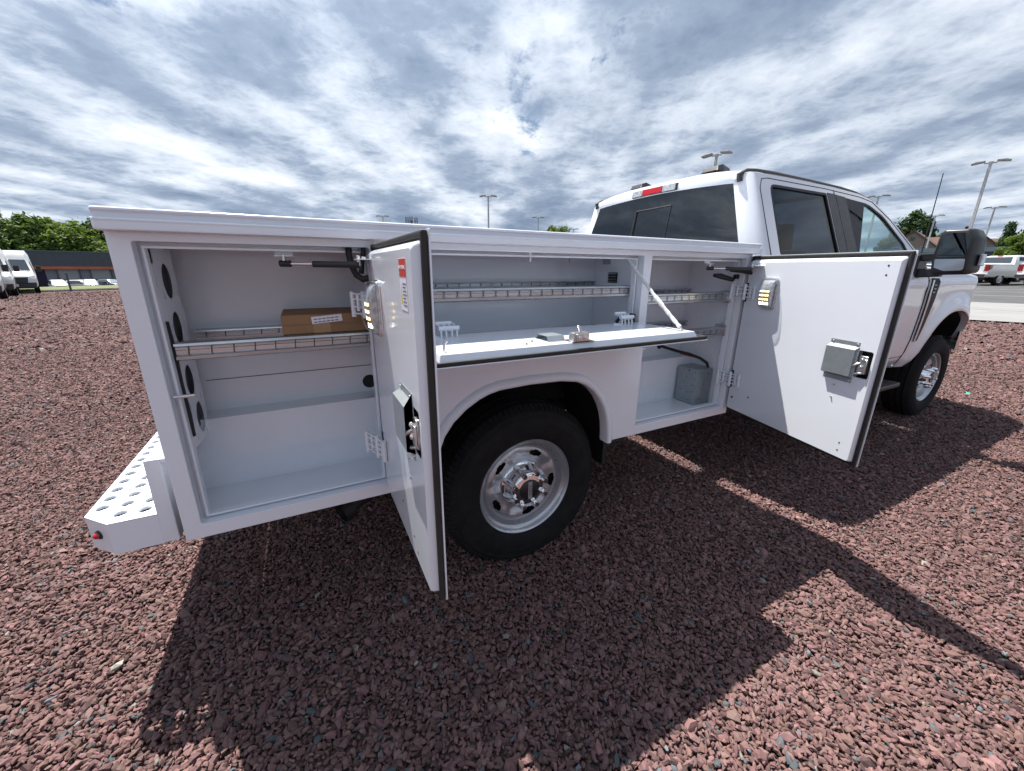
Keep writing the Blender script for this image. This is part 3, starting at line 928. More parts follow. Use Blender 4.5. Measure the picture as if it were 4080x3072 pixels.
def marker_lamp(D, s, z, parent):
    # oblong work lamp: base, bowed reflector with LEDs, clear bowed lens
    H, Wd = .070, .038
    def bow(depth, hh, ww, t0, name, m, par, n=14):
        b = MB(); rings = []
        for i in range(n + 1):
            q = -1 + 2 * i / n
            zz = z + hh * math.sin(q * math.pi / 2); d = depth * max(0.04, math.cos(q * math.pi / 2)) ** .8
            w = ww * (1 - .10 * abs(q) ** 6)
            ring = [D.p(s - w, t0, zz)] + [D.p(s + w * math.sin(k * math.pi / 12), t0 + d * (.55 + .45 * math.cos(k * math.pi / 12)), zz) for k in range(-6, 7)] + [D.p(s + w, t0, zz)]
            rings.append(ring)
        b.loft(rings, True, True)
        return b.build(name, m, par, smooth=60, recalc=True)
    b = MB()
    rr = rrect(s - Wd - .003, s + Wd + .003, z - H - .004, z + H + .004, .014, 4)
    b.loft([[D.p(u, .0305, v) for u, v in rr], [D.p(u, .041, v) for u, v in rr]], True, True)
    base = b.build('work_lamp', 'clear_lens', parent, recalc=True, bevel=.003)
    b = MB()
    rim = rrect(s - Wd - .006, s + Wd + .006, z - H - .007, z + H + .007, .016, 4)
    b.loft([[D.p(u, .0303, v) for u, v in rim], [D.p(u, .0350, v) for u, v in rim]], True, True)
    b.build('lamp_bezel', 'chrome', base, recalc=True, bevel=.0015)
    bow(.026, H * .93, Wd * .88, .0405, 'reflector', 'clear_lens', base)
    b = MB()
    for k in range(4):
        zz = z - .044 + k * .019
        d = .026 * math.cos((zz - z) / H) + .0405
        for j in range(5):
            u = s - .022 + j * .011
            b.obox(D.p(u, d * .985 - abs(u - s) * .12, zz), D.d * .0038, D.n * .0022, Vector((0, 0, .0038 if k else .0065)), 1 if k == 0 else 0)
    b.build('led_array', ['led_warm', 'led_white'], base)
    bow(.040, H, Wd, .0410, 'lens', 'lens_glass', base)
    return base
D1 = Door((.617, -.004), (.617, -.592), -1)
D2 = Door((2.506, -.004), (2.316, -.704), -1)
door1 = make_door(D1, .582, 1.417, (.500, .553, .945, 1.055))
tag(door1, 'rear compartment door swung open at a right angle')
door2 = make_door(D2, .582, 1.420, (.642, .696, .945, 1.052))
tag(door2, 'front compartment door swung open towards the cab')
for D, d, zs in ((D1, door1, (.765, 1.238)), (D2, door2, (.772, 1.240))):
    for z in zs: hinge(D, z, d)
marker_lamp(D1, .172, 1.238, door1)
marker_lamp(D2, .172, 1.238, door2)
for s, z, r in ((.666, 1.368, .0035), (.666, 1.335, .0035), (.048, .668, .007), (.158, .700, .005), (.657, .664, .0035), (.656, .631, .0035)):
    p = Vector(D2.p(s, .0300, z)); q = MB(); q.path([p, p + D2.n * .0006], r, 12); q.build('hole', 'hole_dark', door2)
for s, z in ((.30, .70), (.42, .66), (.45, .63)):
    p = Vector(D1.p(s, .0300, z)); q = MB(); q.path([p, p + D1.n * .0006], .0035, 10); q.build('hole', 'hole_dark', door1)
# warning label on the rear door
def dplate(D, s0, s1, z0, z1, t, name, m, parent):
    q = MB(); q.plate([(s0, z0), (s1, z0), (s1, z1), (s0, z1)], [], lambda u, v, d: D.p(u, t - d, v), .0004)
    return q.build(name, m, parent, recalc=True)
lab = dplate(D1, .463, .522, 1.262, 1.366, .0306, 'warning_label', 'paper', door1)
dplate(D1, .464, .521, 1.330, 1.365, .0310, 'label_header', 'red_print', lab)
q = MB(); q.plate([(.467, 1.277), (.482, 1.277), (.4745, 1.312)], [], lambda u, v, d: D1.p(u, .0310 - d, v), .0003)
q.build('label_triangle', 'yellow_print', lab, recalc=True)
for k in range(7):
    dplate(D1, .487, .518 - .003 * (k % 3), 1.272 + k * .0072, 1.2742 + k * .0072, .0310, 'label_text', 'print', lab)
mtx = Matrix((( -D1.d.x * -1, 0, D1.n.x, 0), (D1.d.y, 0, D1.n.y, 0), (0, 1, 0, 0), (0, 0, 0, 1)))
mtx.translation = Vector(D1.p(.4925, .0313, 1.348))
text_mesh('label_heading', 'WARNING', .0115, mtx, 'paper', lab, .0001)

# ---- flap door of the middle compartment, folded down level
fz0 = 1.0915
b = MB()
FX0, FX1, FY = .690, 1.772, -.345
b.box(FX0, FX1, FY, -.004, fz0 - .0035, fz0)
pf = [(FX0 + .022, -.010), (FX1 - .050, -.010), (FX1 - .050, FY + .028), (FX0 + .022, FY + .028)]
pb = [(FX0 + .014, -.006), (FX1 - .036, -.006), (FX1 - .036, FY + .016), (FX0 + .014, FY + .016)]
pft = [(1.118, -.250), (1.238, -.250), (1.238, FY + .0285), (1.118, FY + .0285)]
b.loft([[(x, y, fz0 + .0005) for x, y in pb], [(x, y, fz0 + .030) for x, y in pf]], True, True)
flap = b.build('flap_door', 'white_paint', truck, bevel=.003, recalc=True)
b = MB()
b.plate([(FX0 + .002, FY + .002), (FX1 - .002, FY + .002), (FX1 - .002, -.006), (FX0 + .002, -.006)], [[(FX0 + .0135, FY + .0145), (FX1 - .0135, FY + .0145), (FX1 - .0135, -.0175), (FX0 + .0135, -.0175)]], lambda u, v, d: (u, v, fz0 + .0125 - d), .012)
b.build('door_seal', 'seal', flap, bevel=.003, recalc=True)
# latch on the flap
b = MB(); b.box(1.150, 1.236, -.326, -.262, fz0 + .0302, fz0 + .0310)
b.build('latch_pocket', 'hole_dark', flap)
b = MB(); zt = fz0 + .031
b.box(1.150, 1.212, -.322, -.296, zt, zt + .030); b.box(1.160, 1.206, -.326, -.322, zt + .002, zt + .026)
for dx in (.012, .034): b.path([(1.160 + dx, -.326, zt + .014), (1.160 + dx, -.331, zt + .014)], .0065, 12, 1)
b.path([(1.186, -.309, zt + .028), (1.180, -.309, zt + .046), (1.172, -.309, zt + .050)], [.005, .005, .003], 8)
b.build('latch', ['zinc', 'chrome'], flap, smooth=40, bevel=.0012)
b = MB()
prof = [(-.285, zt), (-.275, zt), (-.265, zt + .016), (-.205, zt + .016), (-.195, zt), (-.180, zt)]
b.loft([[(x, y, z) for y, z in prof] + [(x, y, z - .0012) for y, z in prof[::-1]] for x in (1.085, 1.150)], True, True)
b.build('latch_cover', 'galvanised', flap, recalc=True)
for x, y in ((1.04, -.250), (1.00, -.285)):
    q = MB(); q.path([(x, y, zt - .001), (x, y, zt + .004)], [.0040, .003], 10); q.build('rivet', 'zinc', flap, smooth=40)
def flap_hinge(x):
    b = MB()
    z = fz0 + .030
    for dx in (-.028, -.010, .010, .028):
        b.path([(x + dx, -.055, z), (x + dx, -.050, z + .030), (x + dx, -.015, z + .040)], .0035, 8)
    b.path([(x - .036, -.050, z + .030), (x + .036, -.050, z + .030)], .0085, 12)
    b.path([(x - .036, -.012, z + .042), (x + .022, -.012, z + .042)], .0075, 12)
    b.path([(x - .04, -.06, z + .002), (x - .06, -.04, z + .002)], .004, 8)
    b.build('hinge', 'white_paint', flap, smooth=50)
flap_hinge(.828); flap_hinge(1.625)
q = MB(); q.path([(.735, -.285, zt - .001), (.735, -.285, zt + .022), (.742, -.285, zt + .030)], .004, 8); q.build('cable_stud', 'zinc', flap, smooth=50)
# braided stay rope and black leads
b = MB(); pts = []; rad = []
for i in range(25):
    t = i / 24
    pts.append((1.672 + .010 * t, .020 - .300 * t, 1.388 - .252 * t - .006 * math.sin(math.pi * t)))
    rad.append(.0064 + .0012 * math.sin(i * 2.4) + (.0035 * math.exp(-((t - .62) / .05) ** 2)) + .001 * t)
b.path(pts, rad, 12)
stay = b.build('stay_rope', 'rope', truck, smooth=60)
q = MB(); q.path([(1.682, -.280, 1.137), (1.684, -.290, 1.128), (1.684, -.294, 1.118)], .004, 8); q.build('hook', 'zinc', stay, smooth=60)
b = MB(); b.path([(1.630, .020, 1.120), (1.640, .010, 1.140), (1.665, .000, 1.150), (1.700, .000, 1.147), (1.722, .01, 1.135), (1.742, .03, 1.115)], .0075, 8)
b.path([(1.640, .0, 1.112), (1.665, -.01, 1.126), (1.70, -.012, 1.126), (1.735, .0, 1.108), (1.75, .02, 1.09)], .007, 8)
b.path([(1.690, -.004, 1.150), (1.712, -.004, 1.148)], .011, 10)
b.build('cable_loom', 'rubber', truck, smooth=60)

# ---- gas struts and door leads
def strut(pa, pb, parent):
    pa, pb = Vector(pa), Vector(pb); d = pb - pa
    b = MB(); n = 12
    b.path([pa - d.normalized() * .012, pa + d.normalized() * .018], .0095, n)
    b.path([pa, pa + d * .42], .0038, n, 1)
    b.path([pa + d * .40, pa + d * .97], .0090, n)
    b.path([pa + d * .93, pb + d.normalized() * .008], .0095, n)
    b.build('gas_strut', ['plastic_black', 'chrome'], parent, smooth=40)
    b = MB(); b.box(pa.x - .024, pa.x + .026, pa.y - .004, pa.y + .020, pa.z + .020, pa.z + .023)
    b.box(pa.x - .022, pa.x + .024, pa.y + .017, pa.y + .020, pa.z + .023, pa.z + .046)
    b.path([pa, pa + Vector((0, 0, .026))], .005, 10, 1)
    b.build('strut_bracket', ['liner_white', 'zinc'], parent, bevel=.001)
strut((.366, .040, 1.3565), (.553, -.070, 1.3545), truck)
strut((2.235, .042, 1.3560), (2.405, -.060, 1.3540), truck)
def strut_mount(D, s, z, parent):
    b = MB()
    def blk(u0, u1, v0, v1, ta, tb): b.add([D.p(u, tt, v) for v in (v0, v1) for tt in (ta, tb) for u in (u0, u1)], [(0, 2, 3, 1), (4, 5, 7, 6), (0, 1, 5, 4), (2, 6, 7, 3), (0, 4, 6, 2), (1, 3, 7, 5)])
    blk(s - .028, s + .045, z - .045, z + .014, .0302, .0318)
    blk(s - .028, s + .045, z + .012, z + .014, .0318, .072)
    p = Vector(D.p(s, .060, z + .014)); b.path([p - Vector((0, 0, .018)), p + Vector((0, 0, .010))], .006, 10, 1)
    p = Vector(D.p(s + .03, .050, z + .014)); b.path([p, p + Vector((0, 0, .006))], .006, 8, 1)
    b.build('strut_mount', ['white_paint', 'zinc'], parent, recalc=True, bevel=.0008)
strut_mount(D1, .068, 1.356, door1)
strut_mount(D2, .066, 1.356, door2)
b = MB(); b.path([(.545, .030, 1.425), (.542, .012, 1.385), (.545, .0, 1.350), (.555, -.010, 1.325), (.572, -.02, 1.312), (.590, -.03, 1.318), (.600, -.035, 1.325)], .0095, 8)
b.path([(.578, .02, 1.42), (.585, .005, 1.40), (.575, -.005, 1.36), (.570, -.01, 1.33)], .0075, 8)
b.build('cable_loom', 'rubber', truck, smooth=60)
b = MB(); b.path([(2.372, .02, 1.349), (2.43, -.01, 1.342), (2.48, -.04, 1.332)], .009, 8)
b.path([(2.302, .06, 1.322), (2.34, .05, 1.318), (2.395, .04, 1.306), (2.42, .03, 1.299)], [.009, .014, .012, .010], 8)
b.path([(2.412, .02, 1.316), (2.430, .015, 1.316)], .0125, 10)
b.build('cable_loom', 'rubber', truck, smooth=60)

# ---- left cabinet, bed, tailgate and frame (mostly hidden, but they cast the shade)
b = MB()
b.box(0, L, 2 * CY - .36, 2 * CY, .60, ZT)
b.box(0.0, .06, 2 * CY - .36, 2 * CY, .5536, .60)
b.build('left_cabinet', 'white_paint', truck, bevel=.004)
b = MB(); rings = [[(x, 2 * CY - y, z) for y, z in lip] for x in (-.006, L + .01)]
b.loft(rings, True, True); b.build('top_rail', 'white_paint', truck, smooth=42, recalc=True)
MB().box(-.010, L - .003, .372, 2 * CY - .372, .86, .90).build('bed_floor', 'white_paint', truck)
MB().box(-.012, .018, .373, 2 * CY - .373, .901, 1.40).build('tailgate', 'white_paint', truck, bevel=.006)
MB().box(L - .025, L - .002, .375, 2 * CY - .375, .905, 1.42).build('bulkhead', 'white_paint', truck, bevel=.003)
b = MB()
for y in (.42, 1.42):
    b.box(-.02, 6.1, y, y + .085, .58, .74)
for x in (.15, .75, 1.75, 2.45, 3.6, 4.7):
    b.box(x, x + .07, .506, 1.419, .62, .72)
b.build('chassis_frame', 'frame_black', truck, bevel=.006)
for y in (.3640, 2 * CY - .3705):
    MB().box(.006, L - .003, y, y + .0065, .845, 1.428).build('bed_side', 'white_paint', truck)
b = MB()
b.path([(1.203, .25, .40), (1.203, 1.67, .40)], .055, 16)
b.ball((1.203, .93, .40), .17, 10)
for y in (.40, 1.52):
    b.loft([[(x, y + dy, z) for dy in (-.04, .04) for z in ((zz, zz + .03) if dy < 0 else (zz + .03, zz))] for x, zz in ((.45, .56), (.8, .47), (1.2, .445), (1.6, .47), (1.98, .56))], True, True)
    b.path([(1.16, y + .06, .42), (1.02, y + .05, .80)], .028, 12)
b.build('rear_axle', 'frame_black', truck, smooth=40)
b = MB(); b.path([(5.568, .25, .39), (5.568, 1.67, .39)], .05, 16); b.build('front_axle', 'frame_black', truck, smooth=40)
b = MB(); b.path([(2.1, .50, .56), (1.5, .40, .62), (.95, .36, .60), (.62, .28, .47), (.45, .20, .415)], .036, 14, 0, False)
b.path([(.47, .205, .415), (.43, .185, .405)], .041, 14, 0, False)
b.build('exhaust_pipe', 'drum', truck, smooth=60)
b = MB(); b.box(1.86, 2.47, .52, .92, .45, .70); b.build('fuel_tank', 'frame_black', truck, bevel=.03)
MB().box(1.64, 1.66, .05, .34, .40, .62).build('mud_guard', 'rubber', truck)
b = MB(); b.path([(1.08, .10, .865), (1.30, .12, .862)], .011, 10); b.build('filler_tube', 'rail_metal', truck, smooth=50)

# ---- rear step bumper
BY0 = .08; BY1 = 2 * CY - .08; BZ = .624
topo = [(-.189, BY0), (-.074, BY0), (-.074, BY1), (-.189, BY1), (-.262, BY1 - .076), (-.262, BY0 + .076)]
holes = []
k = 0
for xr, y0 in ((-.230, .184), (-.170, .123), (-.111, .119)):
    y = y0
    while y < BY1 - (y0 - BY0) + .01:
        holes.append(ellipse(xr, y, .0160, .0160, 16)); y += .0605
b = MB()
b.plate(topo, holes, lambda u, v, d: (u, v, BZ - d), .003)
bumper = b.build('rear_bumper', 'white_paint', truck, recalc=True)
b = MB()
for hx in holes:      # raised rims of the traction holes
    cx = sum(p[0] for p in hx) / len(hx); cy = sum(p[1] for p in hx) / len(hx)
    b.lathe_z([(.0260, BZ + .0004), (.0220, BZ + .0045), (.0180, BZ + .0054), (.0164, BZ + .0040), (.0158, BZ - .004)], (cx, cy, 0), 16)
b.build('traction_dimples', 'white_paint', bumper, smooth=50)
b = MB()
side = [(-.189, BY0), (-.262, BY0 + .076), (-.262, BY1 - .076), (-.189, BY1), (-.074, BY1)]
edge = [(-.074, BY0)] + side
b.loft([[(x, y, z) for x, y in edge] for z in (BZ - .0035, BZ - .104)], False, False)
rz = .802
ring = [(-.074, BY0), (-.074, BY1), (-.036, BY1), (-.036, BY0)]
b.loft([[(x, y, z) for x, y in ring] for z in (BZ - .104, rz - .002)], True, True)
b.box(-.036, -.004, BY0 + .001, BY1 - .001, .785, rz - .003)
b.build('bumper_face', 'white_paint', bumper, recalc=True, bevel=.003)
MB().box(-.255, -.05, BY0 + .12, BY1 - .12, .548, .556).build('bumper_liner', 'frame_black', bumper)
# side marker lamp
n = Vector((-.076, -.073, 0)).normalized(); p = Vector((-.2255, BY0 + .038, .576))
b = MB(); b.path([p, p + n * .005], [.0145, .013], 16); ml = b.build('marker_lamp', 'rubber', bumper, smooth=40)
b = MB(); b.path([p + n * .004, p + n * .011, p + n * .015], [.0100, .009, .0045], 14); b.build('lens', 'red_lens', ml, smooth=50)
for y in (.55, 1.3):
    MB().box(-.03, .10, y, y + .09, .56, .72).build('bumper_mount', 'frame_black', truck)

# ---- wheels (local: axle along y, outer face towards -y)
def make_wheel():
    hub = MB()
    # tyre
    b = MB()
    prof = [(.226, -.086), (.236, -.101), (.260, -.114), (.295, -.1205), (.306, -.1195), (.309, -.1212), (.330, -.1175), (.342, -.1135), (.345, -.1150), (.360, -.1050), (.3720, -.0930), (.3800, -.0800), (.3845, -.0650), (.3785, -.0630), (.3785, -.054), (.3870, -.052), (.3880, -.018), (.3790, -.016), (.3790, -.006), (.3882, -.004), (.3882, .030), (.3790, .032), (.3790, .042), (.3870, .044), (.3845, .065), (.3720, .093), (.345, .114), (.295, .1205), (.226, .088)]
    b.lathe_y(prof, n=96)
    for k in range(96):
        a = 2 * math.pi * k / 96
        for y0, y1, off in ((-.106, -.070, 0), (.070, .106, .5)):
            aa = a + off * 2 * math.pi / 96
            er = Vector((math.cos(aa), 0, math.sin(aa))); et = Vector((-math.sin(aa), 0, math.cos(aa)))
            sg = -1 if y0 < 0 else 1
            c = er * .3745 + Vector((0, (y0 + y1) / 2 * .97, 0))
            tip = (er * .4 + Vector((0, -sg, 0)) * .25).normalized()
            b.obox(c, et * .0098, Vector((0, abs(y1 - y0) / 2, 0)) - er * (.0125 * (1 if sg > 0 else -1)), er * .0062)
    tyre = b.build('wheel', 'tyre', None, smooth=32)
    # rim
    b = MB()
    prof = [(.2265, -.086), (.2325, -.0905), (.2345, -.0965), (.2310, -.1005), (.2260, -.0975), (.2215, -.0890), (.2180, -.0800), (.2120, -.0760), (.2070, -.0735), (.2035, -.0620), (.2015, -.0480), (.1985, -.0420), (.1930, -.0405)]
    b.lathe_y(prof, n=96)
    def discy(r):
        pts = [(.196, -.0395), (.188, -.050), (.178, -.0585), (.165, -.061), (.150, -.058), (.130, -.050), (.112, -.046), (.095, -.047), (.05, -.047)]
        for (ra, ya), (rb, yb) in zip(pts, pts[1:]):
            if rb <= r <= ra: return ya + (yb - ya) * (ra - r) / (ra - rb)
        return -.047
    NR, NA = 36, 240
    rr = [.196 - (.196 - .05) * i / NR for i in range(NR + 1)]
    idx = {}
    def inhole(r, a):
        for k in range(5):
            c = R(66 + 72 * k)
            da = (a - c + math.pi) % (2 * math.pi) - math.pi
            hw = .026 + (r - .136) * .25
            x = da * r; z = r - .1555
            if (abs(x) / hw) ** 3.2 + (abs(z) / .0145) ** 3.2 < 1: return True
        return False
    base = len(b.v)
    for i, r in enumerate(rr):
        for j in range(NA):
            a = 2 * math.pi * j / NA
            dent = 0.0
            for k in range(5):
                c = R(66 + 36 + 72 * k)
                da = (a - c + math.pi) % (2 * math.pi) - math.pi
                dent += .007 * math.exp(-(da * r / .022) ** 2) * math.exp(-((r - .15) / .03) ** 2)
            b.v.append((r * math.cos(a), discy(r) + dent, r * math.sin(a)))
    for i in range(NR):
        for j in range(NA):
            r = (rr[i] + rr[i + 1]) / 2; a = 2 * math.pi * (j + .5) / NA
            if inhole(r, a): continue
            k = (j + 1) % NA
            b.f.append([base + i * NA + j, base + i * NA + k, base + (i + 1) * NA + k, base + (i + 1) * NA + j]); b.mi.append(0)
    b.build('rim', 'argent', tyre, smooth=40)
    b = MB(); b.lathe_y([(.001, .02), (.17, .02), (.185, -.015), (.18, -.022), (.001, -.022)], n=40); b.lathe_y([(.20, -.04), (.20, .088)], n=48); b.lathe_y([(.2265, .088), (.20, .088)], n=48)
    b.build('brake_drum', 'drum', tyre, smooth=40)
    # chrome hub cover with eight lug sleeves
    b = MB(); b.lathe_y([(.108, -.046), (.107, -.052), (.101, -.056), (.0945, -.062), (.0880, -.085), (.0820, -.108), (.0780, -.114), (.066, -.1185), (.050, -.1205), (.046, -.117)], n=64)
    for k in range(8):
        a = R(22.5 + 45 * k); e = Vector((math.cos(a), 0, math.sin(a)))
        p0 = e * .0965 + Vector((0, -.056, 0)); p1 = e * .0835 + Vector((0, -.132, 0)); p2 = e * .0830 + Vector((0, -.1385, 0))
        b.path([p0, p1, p2], [.0150, .0132, .0105], 14)
    hc = b.build('hub_cover', 'chrome', tyre, smooth=45)
    b = MB(); b.lathe_y([(.0505, -.114), (.0500, -.122), (.046, -.1255), (.001, -.1270)], n=40); b.build('centre_cap', 'plastic_black', hc, smooth=40)
    MB().box(-.0100, .0100, -.1285, -.1250, -.043, .043).build('cap_bar', 'badge_grey', hc, bevel=.0006)
    m = Matrix(((0, 1, 0, 0), (0, 0, -1, 0), (-1, 0, 0, 0), (0, 0, 0, 1))); m.translation = Vector((-.0005, -.1287, 0))
    text_mesh('cap_lettering', 'FORD', .0195, m, 'plastic_black', hc, .0002)
    tyre.data.transform(Matrix.Identity(4))
    return tyre
w0 = make_wheel()
w0.parent = truck
w0.location = (1.203, .143, .390)
w0.rotation_euler = (0, 0, 0)
for loc, rz, sp in (((5.568, .143, .390), 0, .6), ((1.203, 2 * CY - .143, .390), math.pi, .2), ((5.568, 2 * CY - .143, .390), math.pi, 1.0)):
    w = copy_tree(w0, truck); w.location = loc; w.rotation_euler = (0, 0, rz)
    if rz == 0: w.rotation_euler = (0, sp, 0)

# ---- cab
CC = .95
def ys(z): return .085 + .36 * (z - 1.45)
LOWP = [(.55, .115), (.60, .075), (.68, .045), (.80, .028), (.95, .020), (1.10, .016), (1.20, .018), (1.25, .012), (1.29, .020), (1.34, .040), (1.38, .060)]
def ylow(z):
    if z >= 1.38: return ys(z) if z > 1.45 else .060 + (z - 1.38) / .07 * .025
    for (za, ya), (zb, yb) in zip(LOWP, LOWP[1:]):
        if za <= z <= zb: return ya + (yb - ya) * (z - za) / (zb - za)
    return .115
def mir(y, left): return 2 * CC - y if left else y
sideo = [(2.778, 1.405), (4.86, 1.405), (4.775, 1.47), (4.68, 1.535), (4.40, 1.712), (4.22, 1.805), (4.10, 1.846), (3.95, 1.868), (3.6, 1.882), (3.1, 1.888), (2.778, 1.886)]
rwin = rpoly([(2.885, 1.425), (3.552, 1.425), (3.512, 1.832), (2.892, 1.832)], [.03, .01, .015, .05], 5)
fwin = rpoly([(3.785, 1.425), (4.60, 1.455), (4.53, 1.555), (4.26, 1.735), (4.06, 1.806), (3.745, 1.822)], [.01, .03, .03, .05, .06, .01], 4)
def inset(poly, d):
    cx = sum(p[0] for p in poly) / len(poly); cy = sum(p[1] for p in poly) / len(poly)
    out = []
    k = len(poly)
    for i in range(k):
        a, p, c = Vector(poly[i - 1]), Vector(poly[i]), Vector(poly[(i + 1) % k])
        t = (c - a)
        n = Vector((-t.y, t.x)).normalized() if t.length > 1e-9 else Vector((0, 0))
        if n.dot(Vector((cx, cy)) - p) < 0: n = -n
        out.append((p.x + n.x * d, p.y + n.y * d))
    return out
def yside(z): return max(.060 + (z - 1.38) / .07 * .025, ys(z)) if z < 1.45 else ys(z)
cab = None
for left in (0, 1):
    b = MB()
    b.plate(sideo, [rwin, fwin], lambda u, v, d: (u, mir(yside(v) + d, left), v), .035)
    o = b.build('cab_side', 'cab_white', truck, recalc=True, bevel=.003)
    for nm, win, gm in (('rear_side_window', rwin, 'glass_dark'), ('front_side_window', fwin, 'glass_clear')):
        b = MB(); b.plate(win, [inset(win, .014)], lambda u, v, d: (u, mir(yside(v) + .001 + d, left), v), .012)
        b.build('window_trim', 'rubber', o, recalc=True)
        b = MB()
        tri = tessellate_polygon([[Vector((*p, 0)) for p in win]])
        b.add([(p[0], mir(yside(p[1]) + .010, left), p[1]) for p in win], [tuple(t) for t in tri])
        b.build(nm, gm, o, recalc=True)
    # dark pillar trim
    b = MB()
    for q in ([(3.556, 1.42), (3.652, 1.42), (3.612, 1.836), (3.516, 1.836)], [(3.660, 1.42), (3.786, 1.42), (3.746, 1.826), (3.620, 1.834)]):
        b.plate(q, [], lambda u, v, d: (u, mir(yside(v) - .003 + d, left), v), .003)
    b.build('pillar_trim', 'trim_dark', o, recalc=True)
    b = MB()
    b.path([(2.79, mir(yside(1.40) + .000, left), 1.405), (2.79, mir(yside(1.6) - .0002, left), 1.6), (2.792, mir(yside(1.8), left), 1.80), (2.82, mir(yside(1.853), left), 1.853), (2.88, mir(yside(1.862), left), 1.862), (3.5, mir(yside(1.860), left), 1.860), (3.95, mir(yside(1.845), left), 1.845), (4.12, mir(yside(1.825), left), 1.825), (4.36, mir(yside(1.715), left), 1.715), (4.72, mir(yside(1.48), left), 1.48)], .0026, 6)
    b.path([(3.608, mir(yside(1.835) - .0005, left), 1.835), (3.603, mir(yside(1.860), left), 1.860)], .0026, 6)
    b.build('door_gap', 'rubber', o)
    # lower doors
    b = MB(); xs = [2.778, 3.2, 3.654, 4.2, 4.6, 4.845]; zs = [q[0] for q in LOWP] + [1.4055]
    b.loft([[(x, mir(ylow(z) if z < 1.4 else yside(z), left), z) for z in zs] for x in xs], False, False)
    lo = b.build('door_panel', 'cab_white', truck, smooth=50, recalc=True)
    if left == 0:
        for f in lo.data.polygons:
            pass
    b = MB()
    for xx in (2.79, 3.654, 4.842):
        b.path([(xx, mir(ylow(z) - .0004, left), z) for z in zs[1:-1]], .0028, 6)
    b.path([(2.79 + (4.842 - 2.79) * i / 20, mir(ylow(.66) - .0004, left), .66) for i in range(21)], .0028, 6)
    b.build('door_gap', 'rubber', lo)
    b = MB()
    for xh in (3.45, 4.52):
        pass
    for xh in (2.95, 3.80):
        b.obox((xh, mir(ylow(1.22) - .028, left), 1.225), (.11, 0, 0), (0, .010, 0), (0, 0, .014))
        for s_ in (-.095, .095): b.obox((xh + s_, mir(ylow(1.22) - .012, left), 1.225), (.015, 0, 0), (0, .016, 0), (0, 0, .014))
    b.build('door_handle', 'plastic_black', lo, bevel=.005)
# rear corners, rear wall, rear glass
def xr(z): return 2.700 + (max(z, 1.42) - 1.5) * .125
for left in (0, 1):
    rings = []
    for z in (.72, .8, 1.0, 1.2, 1.3, 1.38, 1.45, 1.6, 1.75, 1.836, 1.868, 1.886):
        y0 = ylow(z) if z < 1.40 else yside(z); ring = []
        for i in range(9):
            a = R(90 * i / 8)
            ring.append((2.778 - (2.778 - xr(z)) * math.sin(a), mir(y0 + .122 * (1 - math.cos(a)), left), z))
        rings.append(ring)
    b = MB(); b.loft(rings, False, False); b.build('cab_corner', 'cab_white', truck, smooth=60, recalc=True)
b = MB()
rg0 = lambda z: yside(max(z, 1.405)) + .122
b.loft([[(xr(z), y, z) for z in (.72, 1.36)] for y in (.14, 2 * CC - .14)], False, False)
b.build('cab_rear_wall', 'cab_white', truck, recalc=True)
def ztopglass(y): return 1.836 + .024 * (1 - ((y - CC) / .66) ** 2)
ny = 24
gl = MB(); rows = []
for i in range(ny + 1):
    t = i / ny
    row = []
    for z in (1.35, 1.45, 1.6, 1.75, None):
        zz = z if z else 1.836
        y = rg0(zz) + (2 * CC - 2 * rg0(zz)) * t
        z2 = zz if z else ztopglass(y)
        row.append((xr(z2) - .012 * (1 - (2 * t - 1) ** 2), y, z2))
    rows.append(row)
gl.loft(rows, False, False)
rear_glass = gl.build('rear_window', 'glass_rear', truck, smooth=60, recalc=True)
b = MB()
def gx(y, z):
    t = (y - CC) / .68
    return xr(z) - .012 * (1 - t * t)
for pa, pb, r in (((1.115, 1.40), (1.095, 1.762), .010), ((1.098, 1.765), (.770, 1.770), .005), ((.772, 1.765), (.785, 1.40), .003)):
    pts = [(pa[0] + (pb[0] - pa[0]) * k / 6, pa[1] + (pb[1] - pa[1]) * k / 6) for k in range(7)]
    b.path([(gx(y, z) - .001, y, z) for y, z in pts], r, 8)
b.build('slider_frame', 'hole_dark', rear_glass, smooth=60)
# edge band behind the glass
b = MB()
b.loft([[(x + .012, y + (.004 if y < CC else -.004), z - .004) for x, y, z in r_] for r_ in (rows[0], rows[1])], False, False)
b.build('glass_band', 'rubber', rear_glass, recalc=True)
# roof
stations = [(2.742, 1.886, 1.912), (2.758, 1.887, 1.928), (2.785, 1.888, 1.942), (2.85, 1.888, 1.957), (3.0, 1.888, 1.970), (3.4, 1.885, 1.972), (3.8, 1.876, 1.960), (4.0, 1.863, 1.944), (4.10, 1.846, 1.926), (4.16, 1.830, 1.908)]
def roofpt(st, t):
    x, zs_, zc = st
    y0 = yside(zs_) + (.06 if x < 2.75 else .035 if x < 2.77 else .012 if x < 2.82 else 0)
    u = 1 - abs(1 - 2 * t)
    f = 1 - (1 - u) ** 3.6
    return (x + (.0 if x < 4.09 else .05 * u), y0 + (2 * CC - 2 * y0) * t, zs_ + (zc - zs_) * f)
tl = sorted([.5 * (q ** 1.7) for q in [i / 16 for i in range(17)]])
ts = tl + [1 - q for q in tl[::-1][1:]]
b = MB(); b.loft([[roofpt(st, t) for t in ts] for st in stations], False, False)
roof = b.build('roof', 'cab_white', truck, smooth=60, recalc=True)
